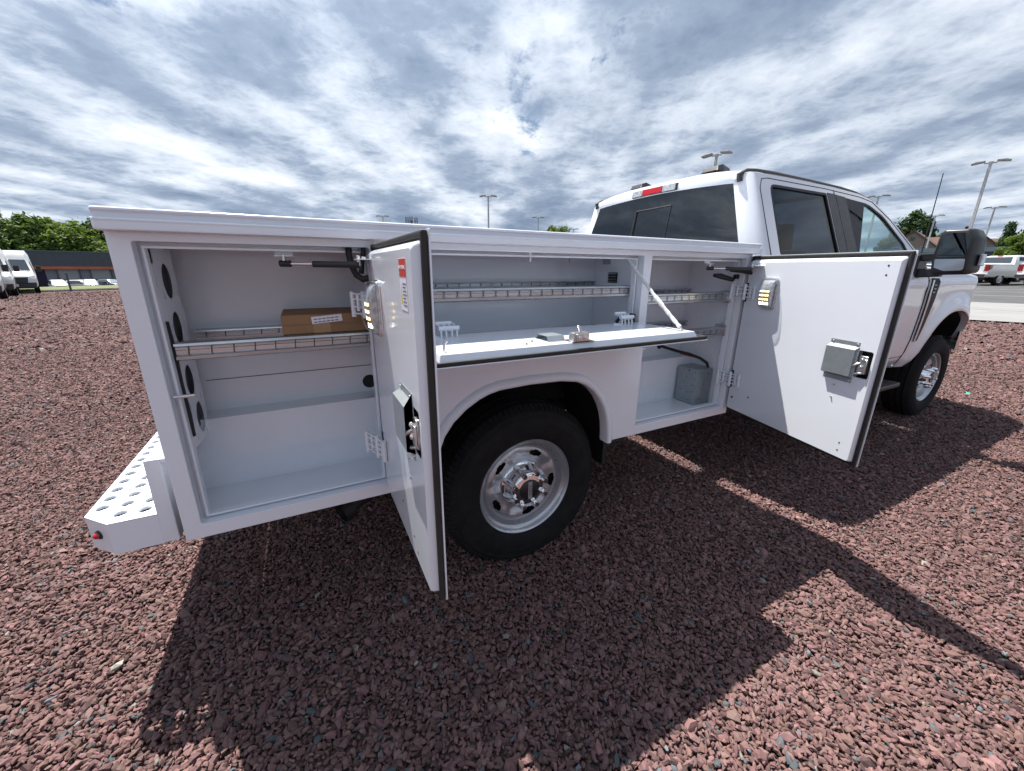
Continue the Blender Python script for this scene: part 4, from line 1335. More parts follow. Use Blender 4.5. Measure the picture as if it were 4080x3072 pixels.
# header between glass and roof
b = MB(); rings = []
for i in range(ny + 1):
    t = i / ny; p = Vector(rows[i][-1]); q = Vector(roofpt(stations[0], t)); q.x = 2.742
    if i in (0, ny): pass
    rings.append([p, p.lerp(q, .5) + Vector((-.006, 0, .004)), q])
b.loft(rings, False, False); b.build('roof_header', 'cab_white', truck, smooth=60, recalc=True)
for left in (0, 1):
    b = MB()
    pts = [(xr(1.845) - .0, mir(yside(1.845) + .080, left), 1.842), (2.733, mir(yside(1.87) + .074, left), 1.878)] + [(st[0], mir(roofpt(st, .035)[1], left), roofpt(st, .035)[2] + .003) for st in stations[2:]]
    b.path(pts, [.016, .016] + [.013] * 3 + [.010] * 5, 8)
    b.build('drip_moulding', 'trim_dark', roof, smooth=60)
# third brake lamp
def hdr(y, k):
    i = min(ny - 1, max(0, int(((y - rg0(1.836)) / (2 * CC - 2 * rg0(1.836))) * ny)))
    y0 = rings[i][0].y; y1 = rings[i + 1][0].y; t = (y - y0) / max(1e-6, y1 - y0)
    a = rings[i][0].lerp(rings[i + 1][0], t); c = rings[i][2].lerp(rings[i + 1][2], t)
    p = a.lerp(c, k); return Vector((p.x - .016, y, p.z))
def hbar(y0, y1, name, m, parent, k0=.16, k1=.92, d=0.0, slant=0.0):
    b = MB(); n = 8; R_ = []
    for i in range(n + 1):
        t = i / n
        ya = y0 + (y1 - y0) * t
        lo_, hi_ = hdr(ya + slant * (-1 if t < .5 else 1) * 0, k0), hdr(ya, k1)
        R_.append([lo_ + Vector((-d, 0, 0)), hi_ + Vector((-d, 0, 0)), hi_ + Vector((.02, 0, 0)), lo_ + Vector((.02, 0, 0))])
    b.loft(R_, True, True); return b.build(name, m, parent, recalc=True, bevel=.003)
bl = hbar(.748, 1.160, 'brake_lamp', 'trim_dark', truck, .10, .98)
hbar(.756, .868, 'lamp_lens', 'clear_lens', bl, .16, .92, .004)
hbar(.872, 1.052, 'lamp_lens', 'red_lens', bl, .16, .92, .005)
hbar(1.056, 1.152, 'lamp_lens', 'clear_lens', bl, .16, .92, .004)
# roof clearance lamps
for yc in (.62, 1.28):
    b = MB(); rings_ = []
    for x, h, w in ((2.86, .004, .060), (2.875, .030, .062), (2.92, .044, .062), (3.00, .030, .050), (3.06, .004, .030)):
        zc = 1.962
        rings_.append([(x, yc - w * 1.1, zc), (x, yc - w * .85, zc + h), (x, yc + w * .85, zc + h), (x, yc + w * 1.1, zc)])
    b.loft(rings_, True, True); b.build('clearance_lamp', 'plastic_black', roof, recalc=True, bevel=.006)
# windshield
b = MB(); rows_w = []
for i in range(17):
    t = i / 16; u = 1 - abs(1 - 2 * t)
    top = Vector(roofpt(stations[-1], t))
    yb = .15 + (2 * CC - .30) * t
    bot = Vector((4.80 + .16 * (1 - (1 - u) ** 2.2), yb, 1.395))
    rows_w.append([top.lerp(bot, q) + Vector((.02, 0, .02)) * math.sin(math.pi * q) for q in (0, .25, .5, .75, 1)])
b.loft(rows_w, False, False); b.build('windshield', 'glass_clear', truck, smooth=60, recalc=True)
# hood, fenders, nose
XA, AR, AT = 5.568, .525, 1.017
def zlow(x):
    d = abs(x - XA) / AR
    base = .545 if x < XA else .72
    return base if d >= 1 else max(base, .545 + (AT - .545) * (1 - d ** 2.3) ** .5)
def ztopf(x):
    t = (x - 4.85) / 1.4
    return 1.385 - .045 * t - .16 * max(0, t - .25) ** 2
def yfen(x, z):
    y = ylow(min(z, 1.379)) - .004
    d = math.hypot((x - XA) / AR, (z - .545) / (AT - .545))
    y -= .030 * math.exp(-((d - 1.05) / .16) ** 2) * (1 if z < 1.2 else .6)
    if x > 5.85: y += 1.2 * (x - 5.85) ** 2
    return y
xsf = [4.853 + (6.30 - 4.853) * i / 90 for i in range(91)]
for left in (0, 1):
    b = MB(); rings_ = []
    for x in xsf:
        z0, z1 = zlow(x), ztopf(x)
        ring = []
        for k in range(17):
            z = z0 + (z1 - z0) * k / 16
            ring.append((x, mir(yfen(x, z), left), z))
        ring.append((x, mir(yfen(x, z1) + .06, left), z1 + .018))
        rings_.append(ring)
    b.loft(rings_, False, False)
    # returned inner edge of the arch
    ed = [r_[0] for r_ in rings_]
    b.loft([ed, [(p[0], p[1] + (.05 if not left else -.05), p[2] + .006) for p in ed]], False, False)
    fen = b.build('fender', 'cab_white', truck, smooth=60, recalc=True)
    b = MB(); b.loft([[(XA + (p[0] - XA) * 1.02, mir(q, left), p[2] + .01) for p in ed if abs(p[0] - XA) < AR + .02] for q in (.05, .55)], False, False)
    b.build('wheel_housing', 'frame_black', fen, recalc=True)
    b = MB(); v = [(4.893, 1.300), (5.000, 1.298), (5.022, 1.268), (5.012, 1.12), (4.972, .93), (4.935, .795), (4.900, .785), (4.886, .95), (4.886, 1.12)]
    b.plate(v, [], lambda u, w, d: (u, mir(yfen(u, w) - .013 + d, left), w), .016)
    vt = b.build('fender_vent', 'frame_black', fen, recalc=True)
    b = MB(); b.path([(4.889, mir(yfen(4.889, z) - .014, left), z) if z < 1.2 else (4.889 + .004 * (z - 1.2) / .09, mir(yfen(4.89, z) - .014, left), z) for z in (.790, .87, .95, 1.03, 1.12, 1.20, 1.285)], .0055, 8)
    b.build('chrome_trim', 'chrome', vt, smooth=50)
    b = MB()
    for k in range(3):
        b.obox((4.930 + .006 * (k % 2), mir(yfen(4.93, 1.22) - .017, left), 1.245 - k * .028), (.020, 0, 0), (0, .002, 0), (0, 0, .004))
    b.build('vent_badge', 'badge_grey', vt)
b = MB(); rings_ = []
for i in range(13):
    x = 4.90 + (6.32 - 4.90) * i / 12; z1 = ztopf(min(x, 6.29)) + .018
    y0 = yfen(min(x, 6.29), 1.2) + .06
    ring = []
    for k in range(17):
        t = k / 16; u = 1 - abs(1 - 2 * t)
        ring.append((x + .06 * u * (i / 12) ** 2, y0 + (2 * CC - 2 * y0) * t, z1 + .065 * (1 - (1 - u) ** 2) * (1 - .6 * max(0, (i - 9) / 3))))
    rings_.append(ring)
b.loft(rings_, False, False); b.build('hood', 'cab_white', truck, smooth=60, recalc=True)
MB().box(6.24, 6.32, .34, 2 * CC - .34, .78, 1.24).build('grille', 'plastic_black', truck, bevel=.02)
for left in (0, 1):
    b = MB(); b.loft([[(6.08, mir(.09, left), 1.02), (6.08, mir(.09, left), 1.22), (6.30, mir(.30, left), 1.22), (6.30, mir(.30, left), .98)], [(6.02, mir(.14, left), 1.02), (6.02, mir(.14, left), 1.22), (6.26, mir(.36, left), 1.22), (6.26, mir(.36, left), .98)]], True, True)
    b.build('headlight', 'headlamp', truck, recalc=True, bevel=.01)
b = MB(); rings_ = []
for i in range(25):
    t = i / 24; s = 2 * t - 1
    y = CC + s * (CC - .03); x = 6.42 - .42 * abs(s) ** 5
    rings_.append([(x, y, .62), (x + .03, y, .66), (x + .03, y, .76), (x, y, .80), (x - .05, y, .80), (x - .05, y, .62)])
b.loft(rings_, True, True); b.build('front_bumper', 'chrome', truck, smooth=50, recalc=True)
b = MB(); rings_ = []
for i in range(25):
    t = i / 24; s = 2 * t - 1
    y = CC + s * (CC - .05); x = 6.36 - .40 * abs(s) ** 5
    rings_.append([(x, y, .45), (x, y, .63), (x - .06, y, .63), (x - .06, y, .45)])
b.loft(rings_, True, True); b.build('air_dam', 'plastic_black', truck, smooth=50, recalc=True)
# firewall, floor and interior
b = MB(); b.box(2.72, 4.84, .13, 2 * CC - .13, .70, .74); b.box(4.80, 4.86, .16, 2 * CC - .16, .68, 1.34)
b.build('cab_floor', 'dash', truck)
b = MB(); b.loft([[(4.42, y, 1.02), (4.42, y, 1.24), (4.55, y, 1.335), (4.80, y, 1.335), (4.80, y, 1.02)] for y in (.14, 2 * CC - .14)], True, True)
b.build('dashboard', 'dash', truck, recalc=True, bevel=.02)
b = MB(); cw = Vector((4.30, 1.36, 1.30)); ax = Vector((-.86, 0, .5)).normalized(); e1 = Vector((0, 1, 0)); e2 = ax.cross(e1)
b.path([cw + (e1 * math.cos(a) + e2 * math.sin(a)) * .19 for a in [2 * math.pi * k / 28 for k in range(29)]], .015, 8)
b.path([cw - e1 * .18, cw + e1 * .18], .014, 8); b.path([cw, cw - ax * .2], .03, 10); b.path([cw, cw - e2 * .18], .014, 8)
b.build('steering_wheel', 'dash', truck, smooth=50)
def seat(x, y, w, name='seat'):
    b = MB()
    b.box(x, x + .50, y - w, y + w, .86, 1.02)
    b.obox((x - .02, y, 1.22), (.06, 0, .0), (0, w, 0), (-.05, 0, .26))
    o = b.build(name, 'seat', truck, bevel=.04, bseg=3)
    b = MB(); b.obox((x - .085, y, 1.575), (.045, 0, 0), (0, .13, 0), (-.01, 0, .085)); b.path([(x - .08, y - .05, 1.46), (x - .085, y - .05, 1.52)], .008, 6); b.path([(x - .08, y + .05, 1.46), (x - .085, y + .05, 1.52)], .008, 6)
    b.build('headrest', 'seat', o, bevel=.03, bseg=3)
for y in (.52, 1.38): seat(3.58, y, .25)
for y in (.45, .95, 1.45): seat(2.86, y, .24, 'rear_seat')
# paper tag hanging inside the rear window
MB().box(2.80, 2.801, .60, .70, 1.40, 1.60).build('paper_tag', 'paper', truck)
# running board
b = MB(); b.box(2.86, 4.74, -.028, .13, .420, .462); rb = b.build('running_board', 'plastic_black', truck, bevel=.012)
b = MB()
for k in range(40): b.box(2.90 + k * .045, 2.922 + k * .045, -.022, .10, .462, .466)
b.build('tread_ribs', 'trim_dark', rb)
b = MB()
for x in (3.1, 3.8, 4.5): b.path([(x, .05, .44), (x, .45, .60)], .02, 8)
b.build('board_bracket', 'frame_black', rb)
# towing mirror
def towmirror(left):
    m_ = lambda y: mir(y, left)
    face = [(-.068, 1.345), (-.218, 1.352), (-.226, 1.37), (-.216, 1.565), (-.188, 1.622), (-.075, 1.624), (-.058, 1.60), (-.050, 1.46), (-.060, 1.37)]
    face = rpoly(face, .012, 3)
    b = MB(); rings_ = []
    cy = -.145; cz = 1.485
    for x, sc, dy in ((4.592, 1.04, 0), (4.600, 1.13, 0), (4.66, 1.17, -.012), (4.73, 1.10, -.03), (4.77, .80, -.045), (4.785, .4, -.05)):
        rings_.append([(x, m_(cy + dy + (y - cy) * sc), cz + (z - cz) * (sc * .985)) for y, z in face])
    b.loft(rings_, True, True); mo = b.build('towing_mirror', 'plastic_black', truck, smooth=55, recalc=True)
    lower = rpoly([(-.072, 1.352), (-.214, 1.359), (-.221, 1.372), (-.217, 1.438), (-.058, 1.438), (-.064, 1.37)], .010, 3)
    upper = rpoly([(-.057, 1.452), (-.216, 1.452), (-.212, 1.562), (-.186, 1.614), (-.078, 1.616), (-.066, 1.60)], .012, 3)
    for q, tl in ((lower, .02), (upper, .015)):
        b = MB(); b.plate(q, [], lambda u, v, d: (4.5875 - d + (u + .14) * .05 - (v - (1.40 if q is lower else 1.48)) * (.12 if q is lower else .03), m_(u), v), .002)
        b.build('mirror_glass', 'mirror_glass', mo, recalc=True)
    b = MB()
    b.loft([[(x, m_(y), z + dz) for x, dz in ((4.61, -.028), (4.61, .028), (4.68, .028), (4.68, -.028))] for y, z in ((.07, 1.452), (-.09, 1.458))], True, True)
    b.loft([[(x, m_(y), z + dz) for x, dz in ((4.61, -.032), (4.61, .032), (4.68, .032), (4.68, -.032))] for y, z in ((.04, 1.335), (-.10, 1.345))], True, True)
    b.loft([[(x, m_(y), z) for x, z in ((4.58, 1.30), (4.58, 1.47), (4.74, 1.46), (4.74, 1.30))] for y in (.025, .085)], True, True)
    b.build('mirror_arm', 'plastic_black', mo, recalc=True, bevel=.008)
    b = MB(); b.obox((4.705, m_(-.268), 1.43), (.032, 0, 0), (0, .010, 0), (0, 0, .040)); b.build('clearance_lens', 'clear_lens', mo, bevel=.006)
for left in (0, 1): towmirror(left)
b = MB(); b.path([(4.97, .15, 1.375), (4.97, .15, 1.43)], [.014, .008], 10); b.path([(4.97, .15, 1.42), (4.965, .15, 1.60)], [.0045, .004], 8); b.path([(4.965, .15, 1.60), (4.95, .15, 2.085)], [.0040, .0030], 8)
b.build('antenna', 'plastic_black', truck, smooth=60)

# ---- cardboard box on the rear shelf
b = MB(); b.box(.333, .62, .075, .300, 1.1435, 1.203)
cbx = b.build('cardboard_box', 'card', None, bevel=.003)
tag(cbx, 'brown cardboard carton with white label lying on the metal shelf', 'box')
MB().box(.420, .470, .0738, .0748, 1.1445, 1.1975).build('tape_strip', 'tape', cbx)
MB().box(.335, .618, .0736, .0747, 1.172, 1.1728).build('flap_seam', 'print', cbx)
b = MB(); b.obox((.462, .0734, 1.1875), (.045, 0, .0035), (0, .0005, 0), (-.0010, 0, .0112)); sl = b.build('shipping_label', 'paper', cbx)
b = MB()
for k in range(2):
    for j in range(6):
        x = .425 + j * .0125; b.obox((x + .003, .0727, 1.1815 + k * .009 + (x - .462) * .078), (.0048, 0, .0004), (0, .0003, 0), (0, 0, .0015))
b.build('label_text', 'print', sl)

# ================================================================== surroundings
def polar(az, d):
    x = CAM.x + d * math.sin(R(az)); y = CAM.y + d * math.cos(R(az))
    return x, y, g(x, y)
def quad(b, ps, th, m=0):
    ps = [Vector(p) for p in ps]
    n = (ps[1] - ps[0]).cross(ps[2] - ps[0]).normalized() * th
    b.loft([[p - n for p in ps], [p + n for p in ps]], True, True, m)
def car_wheel(r, w):
    b = MB(); b.lathe_y([(r * .58, -w / 2 + .01), (r * .62, -w / 2), (r * .90, -w / 2), (r, -w / 2 + .03), (r, w / 2 - .03), (r * .9, w / 2), (r * .58, w / 2)], n=24)
    o = b.build('wheel', 'tyre', None, smooth=40)
    b = MB(); b.lathe_y([(r * .60, -w / 2 + .004), (r * .52, -w / 2 + .03), (r * .2, -w / 2 + .012), (.001, -w / 2 + .010)], n=20); b.build('rim', 'argent', o, smooth=40)
    return o
def car(name, label, cat, st, paint, quads, wheels, loc, heading, group=None, extra=None):
    root = empty(name, loc, math.pi / 2 - R(heading), label, cat, group)
    b = MB()
    rings = []
    for (x, zb, zm, zt, wb, wm, wt) in st:
        zk = zm + (zt - zm) * .82
        wk = wm + (wt - wm) * .70
        rings.append([(x, -wb * .93, zb), (x, -wb, zb + .12), (x, -wm, zm), (x, -wk, zk), (x, -wt * .93, zt), (x, wt * .93, zt), (x, wk, zk), (x, wm, zm), (x, wb, zb + .12), (x, wb * .93, zb)])
    b.loft(rings, True, True)
    b.build('body', paint, root, smooth=38, recalc=True, bevel=.02)
    for nm, m, ps, th in quads:
        q = MB(); quad(q, ps, th); q.build(nm, m, root, recalc=True, bevel=.008)
    for x, y in wheels['pos']:
        w = car_wheel(wheels['r'], .24) if 'proto' not in wheels else copy_tree(wheels['proto'], root)
        if 'proto' not in wheels: wheels['proto'] = w
        w.parent = root; w.location = (x, y, wheels['r']); w.rotation_euler = (0, 0, 0 if y < 0 else math.pi)
    return root
def sym(nm, m, ps, th):
    return [(nm, m, ps, th), (nm, m, [(p[0], -p[1], p[2]) for p in ps[::-1]], th)]
# --- vans
VAN = [(-2.95, .50, 1.30, 2.50, .98, 1.0, .86), (-2.88, .45, 1.30, 2.62, 1.0, 1.02, .90), (.70, .42, 1.30, 2.66, 1.0, 1.03, .90), (1.05, .42, 1.30, 2.60, 1.0, 1.03, .88), (1.30, .42, 1.30, 2.40, 1.0, 1.03, .84), (1.42, .42, 1.28, 2.16, 1.0, 1.03, .82), (2.02, .42, 1.18, 1.42, 1.0, 1.02, .90), (2.45, .40, 1.02, 1.22, .99, 1.0, .86), (2.62, .40, .90, 1.04, .95, .96, .78), (2.70, .42, .70, .86, .86, .86, .70)]
def van(loc, heading, label):
    q = []
    q.append(('windshield', 'car_glass', [(1.455, .74, 2.10), (1.455, -.74, 2.10), (2.03, -.84, 1.435), (2.03, .84, 1.435)][::-1], .012))
    q += sym('side_window', 'car_glass', [(.95, -.985, 1.42), (1.98, -.975, 1.40), (1.50, -.905, 1.98), (.95, -.915, 1.98)], .012)
    q.append(('grille', 'plastic_black', [(2.640, .66, 1.03), (2.715, .58, .66), (2.715, -.58, .66), (2.640, -.66, 1.03)], .035))
    q.append(('bumper', 'plastic_black', [(2.60, .94, .68), (2.66, .90, .36), (2.66, -.90, .36), (2.60, -.94, .68)], .12))
    q += sym('headlight', 'headlamp', [(2.50, -.93, 1.10), (2.64, -.62, 1.06), (2.69, -.62, .86), (2.58, -.93, .82)], .03)
    q.append(('number_plate', 'paper', [(2.80, .18, .62), (2.80, -.18, .62), (2.80, -.18, .46), (2.80, .18, .46)][::-1], .01))
    q.append(('emblem', 'badge_grey', [(2.735, .11, .90), (2.735, -.11, .90), (2.742, -.11, .82), (2.742, .11, .82)][::-1], .008))
    q += sym('side_mirror', 'plastic_black', [(1.55, -1.10, 1.36), (1.55, -1.32, 1.36), (1.55, -1.32, 1.72), (1.55, -1.10, 1.72)], .10)
    q += sym('wiper_cowl', 'plastic_black', [(2.06, -.15, 1.432), (2.06, -.80, 1.425), (2.12, -.80, 1.400), (2.12, -.15, 1.405)], .012)
    return car('parked_van', label, 'van', VAN, 'car_white', q, VW, loc, heading, 'white vans parked on the gravel')
VW = {'r': .36, 'pos': [(-1.75, -.88), (-1.75, .88), (1.95, -.88), (1.95, .88)]}
def put(px, py): return (px, py, g(px, py))
van(put(-16.4, 37.8), 158, 'white high roof van standing beside the kerb of the grass verge')
van(put(-16.1, 34.7), 158, 'white van between two other vans, mostly hidden by them')
van(put(-14.9, 30.9), 158, 'white van parked farthest from the grass verge')
# --- pickups
PU = [(-2.98, .62, 1.05, 1.40, .98, 1.0, .96), (-2.94, .55, 1.05, 1.42, 1.0, 1.01, .97), (-.95, .52, 1.05, 1.42, 1.0, 1.01, .97), (-.94, .52, 1.20, 1.45, 1.0, 1.01, .93), (-.80, .52, 1.25, 1.88, 1.0, 1.01, .78), (-.45, .52, 1.25, 1.96, 1.0, 1.01, .76), (.70, .52, 1.25, 1.95, 1.0, 1.01, .76), (1.05, .52, 1.25, 1.82, 1.0, 1.01, .78), (1.65, .52, 1.20, 1.36, 1.0, 1.01, .84), (2.75, .52, 1.05, 1.26, .98, .98, .84), (2.92, .55, .90, 1.15, .90, .92, .78)]
PW = {'r': .40, 'pos': [(-1.85, -.87), (-1.85, .87), (1.95, -.87), (1.95, .87)]}
def pickup(loc, heading, label, paint='car_white'):
    q = []
    q.append(('rear_window', 'car_glass', [(-.955, -.74, 1.46), (-.955, .74, 1.46), (-.83, .68, 1.84), (-.83, -.68, 1.84)][::-1], .012))
    q.append(('tailgate', paint, [(-2.985, -.74, .78), (-2.985, .74, .78), (-2.985, .74, 1.37), (-2.985, -.74, 1.37)][::-1], .018))
    q.append(('emblem', 'badge_grey', [(-3.004, -.13, 1.06), (-3.004, .13, 1.06), (-3.004, .13, 1.14), (-3.004, -.13, 1.14)][::-1], .006))
    q += sym('tail_light', 'red_dark', [(-2.995, -.775, .92), (-2.995, -.985, .92), (-2.995, -.995, 1.33), (-2.995, -.775, 1.33)], .02)
    q += sym('tail_light_side', 'red_dark', [(-2.99, -1.008, .98), (-2.80, -1.012, 1.06), (-2.78, -1.012, 1.28), (-2.99, -1.004, 1.33)], .012)
    q.append(('bumper', 'chrome', [(-3.00, -.97, .52), (-3.00, .97, .52), (-3.00, .97, .74), (-3.00, -.97, .74)][::-1], .14))
    q.append(('number_plate', 'paper', [(-3.145, -.15, .56), (-3.145, .15, .56), (-3.145, .15, .70), (-3.145, -.15, .70)][::-1], .008))
    q.append(('underbody', 'frame_black', [(-2.9, -.8, .36), (-2.9, .8, .36), (-2.9, .8, .56), (-2.9, -.8, .56)][::-1], .1))
    q += sym('side_window', 'car_glass', [(-.60, -.945, 1.34), (.98, -.945, 1.34), (.78, -.835, 1.80), (-.55, -.835, 1.84)], .02)
    q.append(('windshield', 'car_glass', [(1.10, .70, 1.80), (1.10, -.70, 1.80), (1.66, -.80, 1.39), (1.66, .80, 1.39)][::-1], .02))
    q += sym('side_mirror', 'plastic_black', [(1.10, -1.05, 1.30), (1.10, -1.25, 1.30), (1.10, -1.25, 1.56), (1.10, -1.05, 1.56)], .08)
    q.append(('brake_lamp', 'red_lens', [(-.79, -.14, 1.90), (-.79, .14, 1.90), (-.77, .14, 1.94), (-.77, -.14, 1.94)][::-1], .03))
    return car('parked_pickup', label, 'pickup', PU, paint, q, PW, loc, heading, 'parked pickups')
# --- hatchback / crossover
SU = [(-2.15, .45, .85, 1.15, .84, .90, .80), (-2.05, .32, .90, 1.45, .90, .92, .72), (-1.75, .28, .95, 1.62, .91, .92, .68), (-.4, .26, .95, 1.68, .92, .93, .68), (.35, .26, .95, 1.60, .92, .93, .68), (1.05, .26, .93, 1.10, .92, .93, .80), (1.85, .28, .80, .96, .90, .90, .76), (2.12, .32, .68, .82, .84, .84, .66), (2.20, .38, .58, .68, .74, .74, .56)]
SW = {'r': .34, 'pos': [(-1.35, -.80), (-1.35, .80), (1.35, -.80), (1.35, .80)]}
def suv(loc, heading, label, paint, group, name='parked_car', cat='car'):
    q = []
    q.append(('windshield', 'car_glass_light', [(.42, .60, 1.57), (.42, -.60, 1.57), (1.05, -.74, 1.13), (1.05, .74, 1.13)][::-1], .02))
    q.append(('rear_window', 'car_glass', [(-2.11, -.62, 1.12), (-2.11, .62, 1.12), (-1.93, .58, 1.52), (-1.93, -.58, 1.52)][::-1], .02))
    q += sym('side_window', 'car_glass', [(-1.65, -.895, 1.05), (.85, -.895, 1.05), (.30, -.775, 1.50), (-1.55, -.775, 1.50)], .02)
    q.append(('grille', 'plastic_black', [(2.15, .60, .80), (2.23, .52, .42), (2.23, -.52, .42), (2.15, -.60, .80)], .03))
    q += sym('headlight', 'headlamp', [(1.90, -.86, .90), (2.10, -.62, .86), (2.17, -.62, .74), (1.98, -.86, .74)], .03)
    q += sym('tail_light', 'red_lens', [(-2.165, -.62, .92), (-2.12, -.88, .92), (-2.08, -.88, 1.12), (-2.13, -.62, 1.12)], .02)
    q.append(('number_plate', 'paper', [(2.27, .16, .54), (2.27, -.16, .54), (2.27, -.16, .44), (2.27, .16, .44)][::-1], .008))
    q += sym('side_mirror', 'plastic_black', [(.80, -.95, 1.06), (.80, -1.10, 1.06), (.80, -1.10, 1.20), (.80, -.95, 1.20)], .08)
    return car(name, label, cat, SU, paint, q, SW, loc, heading, group)
LG = 'cars parked before the grey building'
suv(put(-34.6, 91.5), 152, 'white crossover facing the gravel lot, beside the dark garage opening', 'car_white', LG)
suv(put(-32.4, 93.5), 115, 'white car turned sideways between the two crossovers', 'car_white', LG)
suv(put(-30.6, 91.0), 160, 'silver blue crossover facing the gravel lot', 'car_silver', LG)
suv(put(-28.6, 93.0), 130, 'dark grey car behind the silver blue crossover', 'car_grey', LG)
pickup(put(-26.6, 93.0), -17, 'white pickup with its tailgate to the gravel lot before the grey building')
pickup(put(-30.0, 104.0), -17, 'silver pickup close to the garage doors', 'car_silver')
pickup(put(50.6, 10.7), 108, 'dark blue pickup behind the row of white pickups', 'car_blue')
pickup(put(43.7, 8.2), 108, 'white pickup with red tail lamps between two other white pickups')
pickup(put(46.6, 11.0), 108, 'white pickup at the end of the row nearest the tall light pole')
pickup(put(42.6, 5.0), 108, 'white pickup parked farthest along the row from the tall light pole')
RG = 'vehicles in the back row of the asphalt lot'
suv(put(57.5, 15.0), 106, 'dark blue sport utility wagon behind the white pickups', 'car_blue', RG)
suv(put(57.0, 12.0), 106, 'grey sport utility wagon in the back row behind the white pickups', 'car_grey', RG)
suv(put(57.3, 18.2), 106, 'white wagon in the back row beside the dark blue one', 'car_white', RG)

# --- long grey building with garage doors
BD = Vector((.943, .333, 0)).normalized(); BN = Vector((.333, -.943, 0)).normalized(); KB = 1.42
B0 = Vector((CAM.x + (-32.0 - CAM.x) * KB, CAM.y + (88.0 - CAM.y) * KB, 0))
bz = -2.45
def bpt(s, d, z): 
    p = B0 + (BD * s + BN * d) * KB
    return Vector((p.x, p.y, CAM.z + (z - CAM.z) * KB))
def bbox(b, s0, s1, d0, d1, z0, z1, m=0):
    v = [bpt(s, d, z) for z in (z0, z1) for d in (d0, d1) for s in (s0, s1)]
    b.add(v, [(0, 2, 3, 1), (4, 5, 7, 6), (0, 1, 5, 4), (2, 6, 7, 3), (0, 4, 6, 2), (1, 3, 7, 5)], m)
bzw = CAM.z + (bz - CAM.z) * KB
bld = empty('garage_building', (B0.x, B0.y, bzw), 0, 'long low dark grey garage building with an orange stripe above its doors', 'building')
BI = Matrix.Translation((-B0.x, -B0.y, -bzw))
def bpart(name, m, boxes, parent=bld, bevel=0.0):
    b = MB()
    for q in boxes: bbox(b, *q)
    o = b.build(name, m, None, recalc=True, bevel=bevel)
    if parent is bld:
        o.data.transform(BI)
    else:
        o.data.transform(BI)
    o.parent = parent
    return o
bpart('wall', 'bwall', [(-42, 44, -18, -.30, bz, 1.1)])
bpart('fascia', 'fascia', [(-42.5, 44.5, -18.3, .25, 1.15, 3.30)])
bpart('roof_edge', 'fascia_cap', [(-42.7, 44.7, -18.5, .32, 3.31, 3.45)])
st = bpart('orange_stripe', 'orange', [(-42.5, 44.5, -.05, .30, .70, 1.145)])
for s0, s1 in ((-8.3, -6.2), (-3.7, -2.6), (-.75, .95), (2.75, 4.2), (7.0, 8.6), (12, 13.6)):
    n_ = int((s1 - s0) / .16)
    bpart('sign_lettering', 'orange_pale', [(s0 + k * .16, s0 + k * .16 + .10, .302, .315, .90 + .02 * (k % 2), 1.05) for k in range(n_)], st)
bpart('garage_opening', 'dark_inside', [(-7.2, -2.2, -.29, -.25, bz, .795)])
for k in range(-4, 6):
    s = -.98 + 4.0 * k if k else -.98
    base = -.87 + 3.6 * k
    if base < -3 and base > -8.5: continue
    d = bpart('garage_door', 'bdoor', [(base, base + 2.17, -.29, -.22, bz, .795)])
    for j in range(1, 4):
        bpart('door_rib', 'bwall', [(base, base + 2.17, -.22, -.205, bz + j * .8, bz + j * .8 + .03)], d)
    bpart('door_window', 'car_glass', [(base + .15, base + 2.0, -.218, -.20, bz + 1.25, bz + 1.60)], d)
    bpart('door_post', 'bframe', [(base - .22, base - .005, -.29, -.12, bz, .795)])
    bpart('door_post', 'bframe', [(base + 2.175, base + 2.42, -.29, -.12, bz, .795)])

# --- leaning post at the kerb
b = MB(); px, py, pz = put(-13.9, 38.0); b.path([(0, 0, -.1), (.0, 0, 1.15)], [.06, .055], 12); b.path([(0, 0, 1.15), (0, 0, 1.19)], [.055, .03], 12)
po = b.build('bollard', 'bframe', None, smooth=40); po.location = (px, py, pz + .1)
tag(po, 'dark round bollard standing in the grass verge by the kerb', 'bollard')

# --- light poles
def light_pole(az, dist, h, armaz, label, group, heads=2):
    x, y, z = polar(az, dist)
    root = empty('light_pole', (x, y, z), 0, label, 'light pole', group)
    H = h - z
    b = MB(); b.lathe_z([(.28, 0), (.28, .75), (.26, .78), (.001, .78)], n=16); b.build('pole_base', 'concrete', root, smooth=40)
    b = MB(); rings = []
    for zz, w in ((.78, .095), (H - .10, .075)):
        rings.append([(-w, -w, zz), (w, -w, zz), (w, w, zz), (-w, w, zz)])
    b.loft(rings, True, True); b.build('shaft', 'pole', root, bevel=.01)
    a = Vector((math.sin(R(armaz)), math.cos(R(armaz)), 0)); c = Vector((a.y, -a.x, 0)); up_ = Vector((0, 0, 1))
    b = MB(); b.obox((0, 0, H - .06), a * .34, c * .045, up_ * .05); b.obox((0, 0, H - .05), a * .12, c * .10, up_ * .09); b.build('arm', 'pole', root, bevel=.01)
    for sg in (-1, 1):
        b = MB(); cc = a * (sg * .66) + Vector((0, 0, H + .015))
        tilt = a * .36 + up_ * (-.03 * sg * 1)
        tilt = a * .36 - up_ * .045 * sg * (1 if sg > 0 else 1)
        b.obox(cc, a * .36 - up_ * (.05 * sg), c * .24, up_ * .055)
        b.obox(cc + up_ * .075, a * .18, c * .16, up_ * .03)
        b.build('luminaire', 'pole_head', root, bevel=.015)
    return root
PG = 'light poles of the lot'
light_pole(24.2, 51, 9.5, 118, 'grey light pole standing alone behind the middle of the truck bed', PG)
light_pole(30.9, 70.9, 9.5, 122, 'distant grey light pole rising beside the small treetop behind the truck bed', PG)
light_pole(35.7, 91, 9.5, 128, 'farthest small light pole between the treetop and the cab', PG)
light_pole(10.5, 73.8, 9.5, 102, 'distant light pole showing only its head beside the antenna tower', PG)
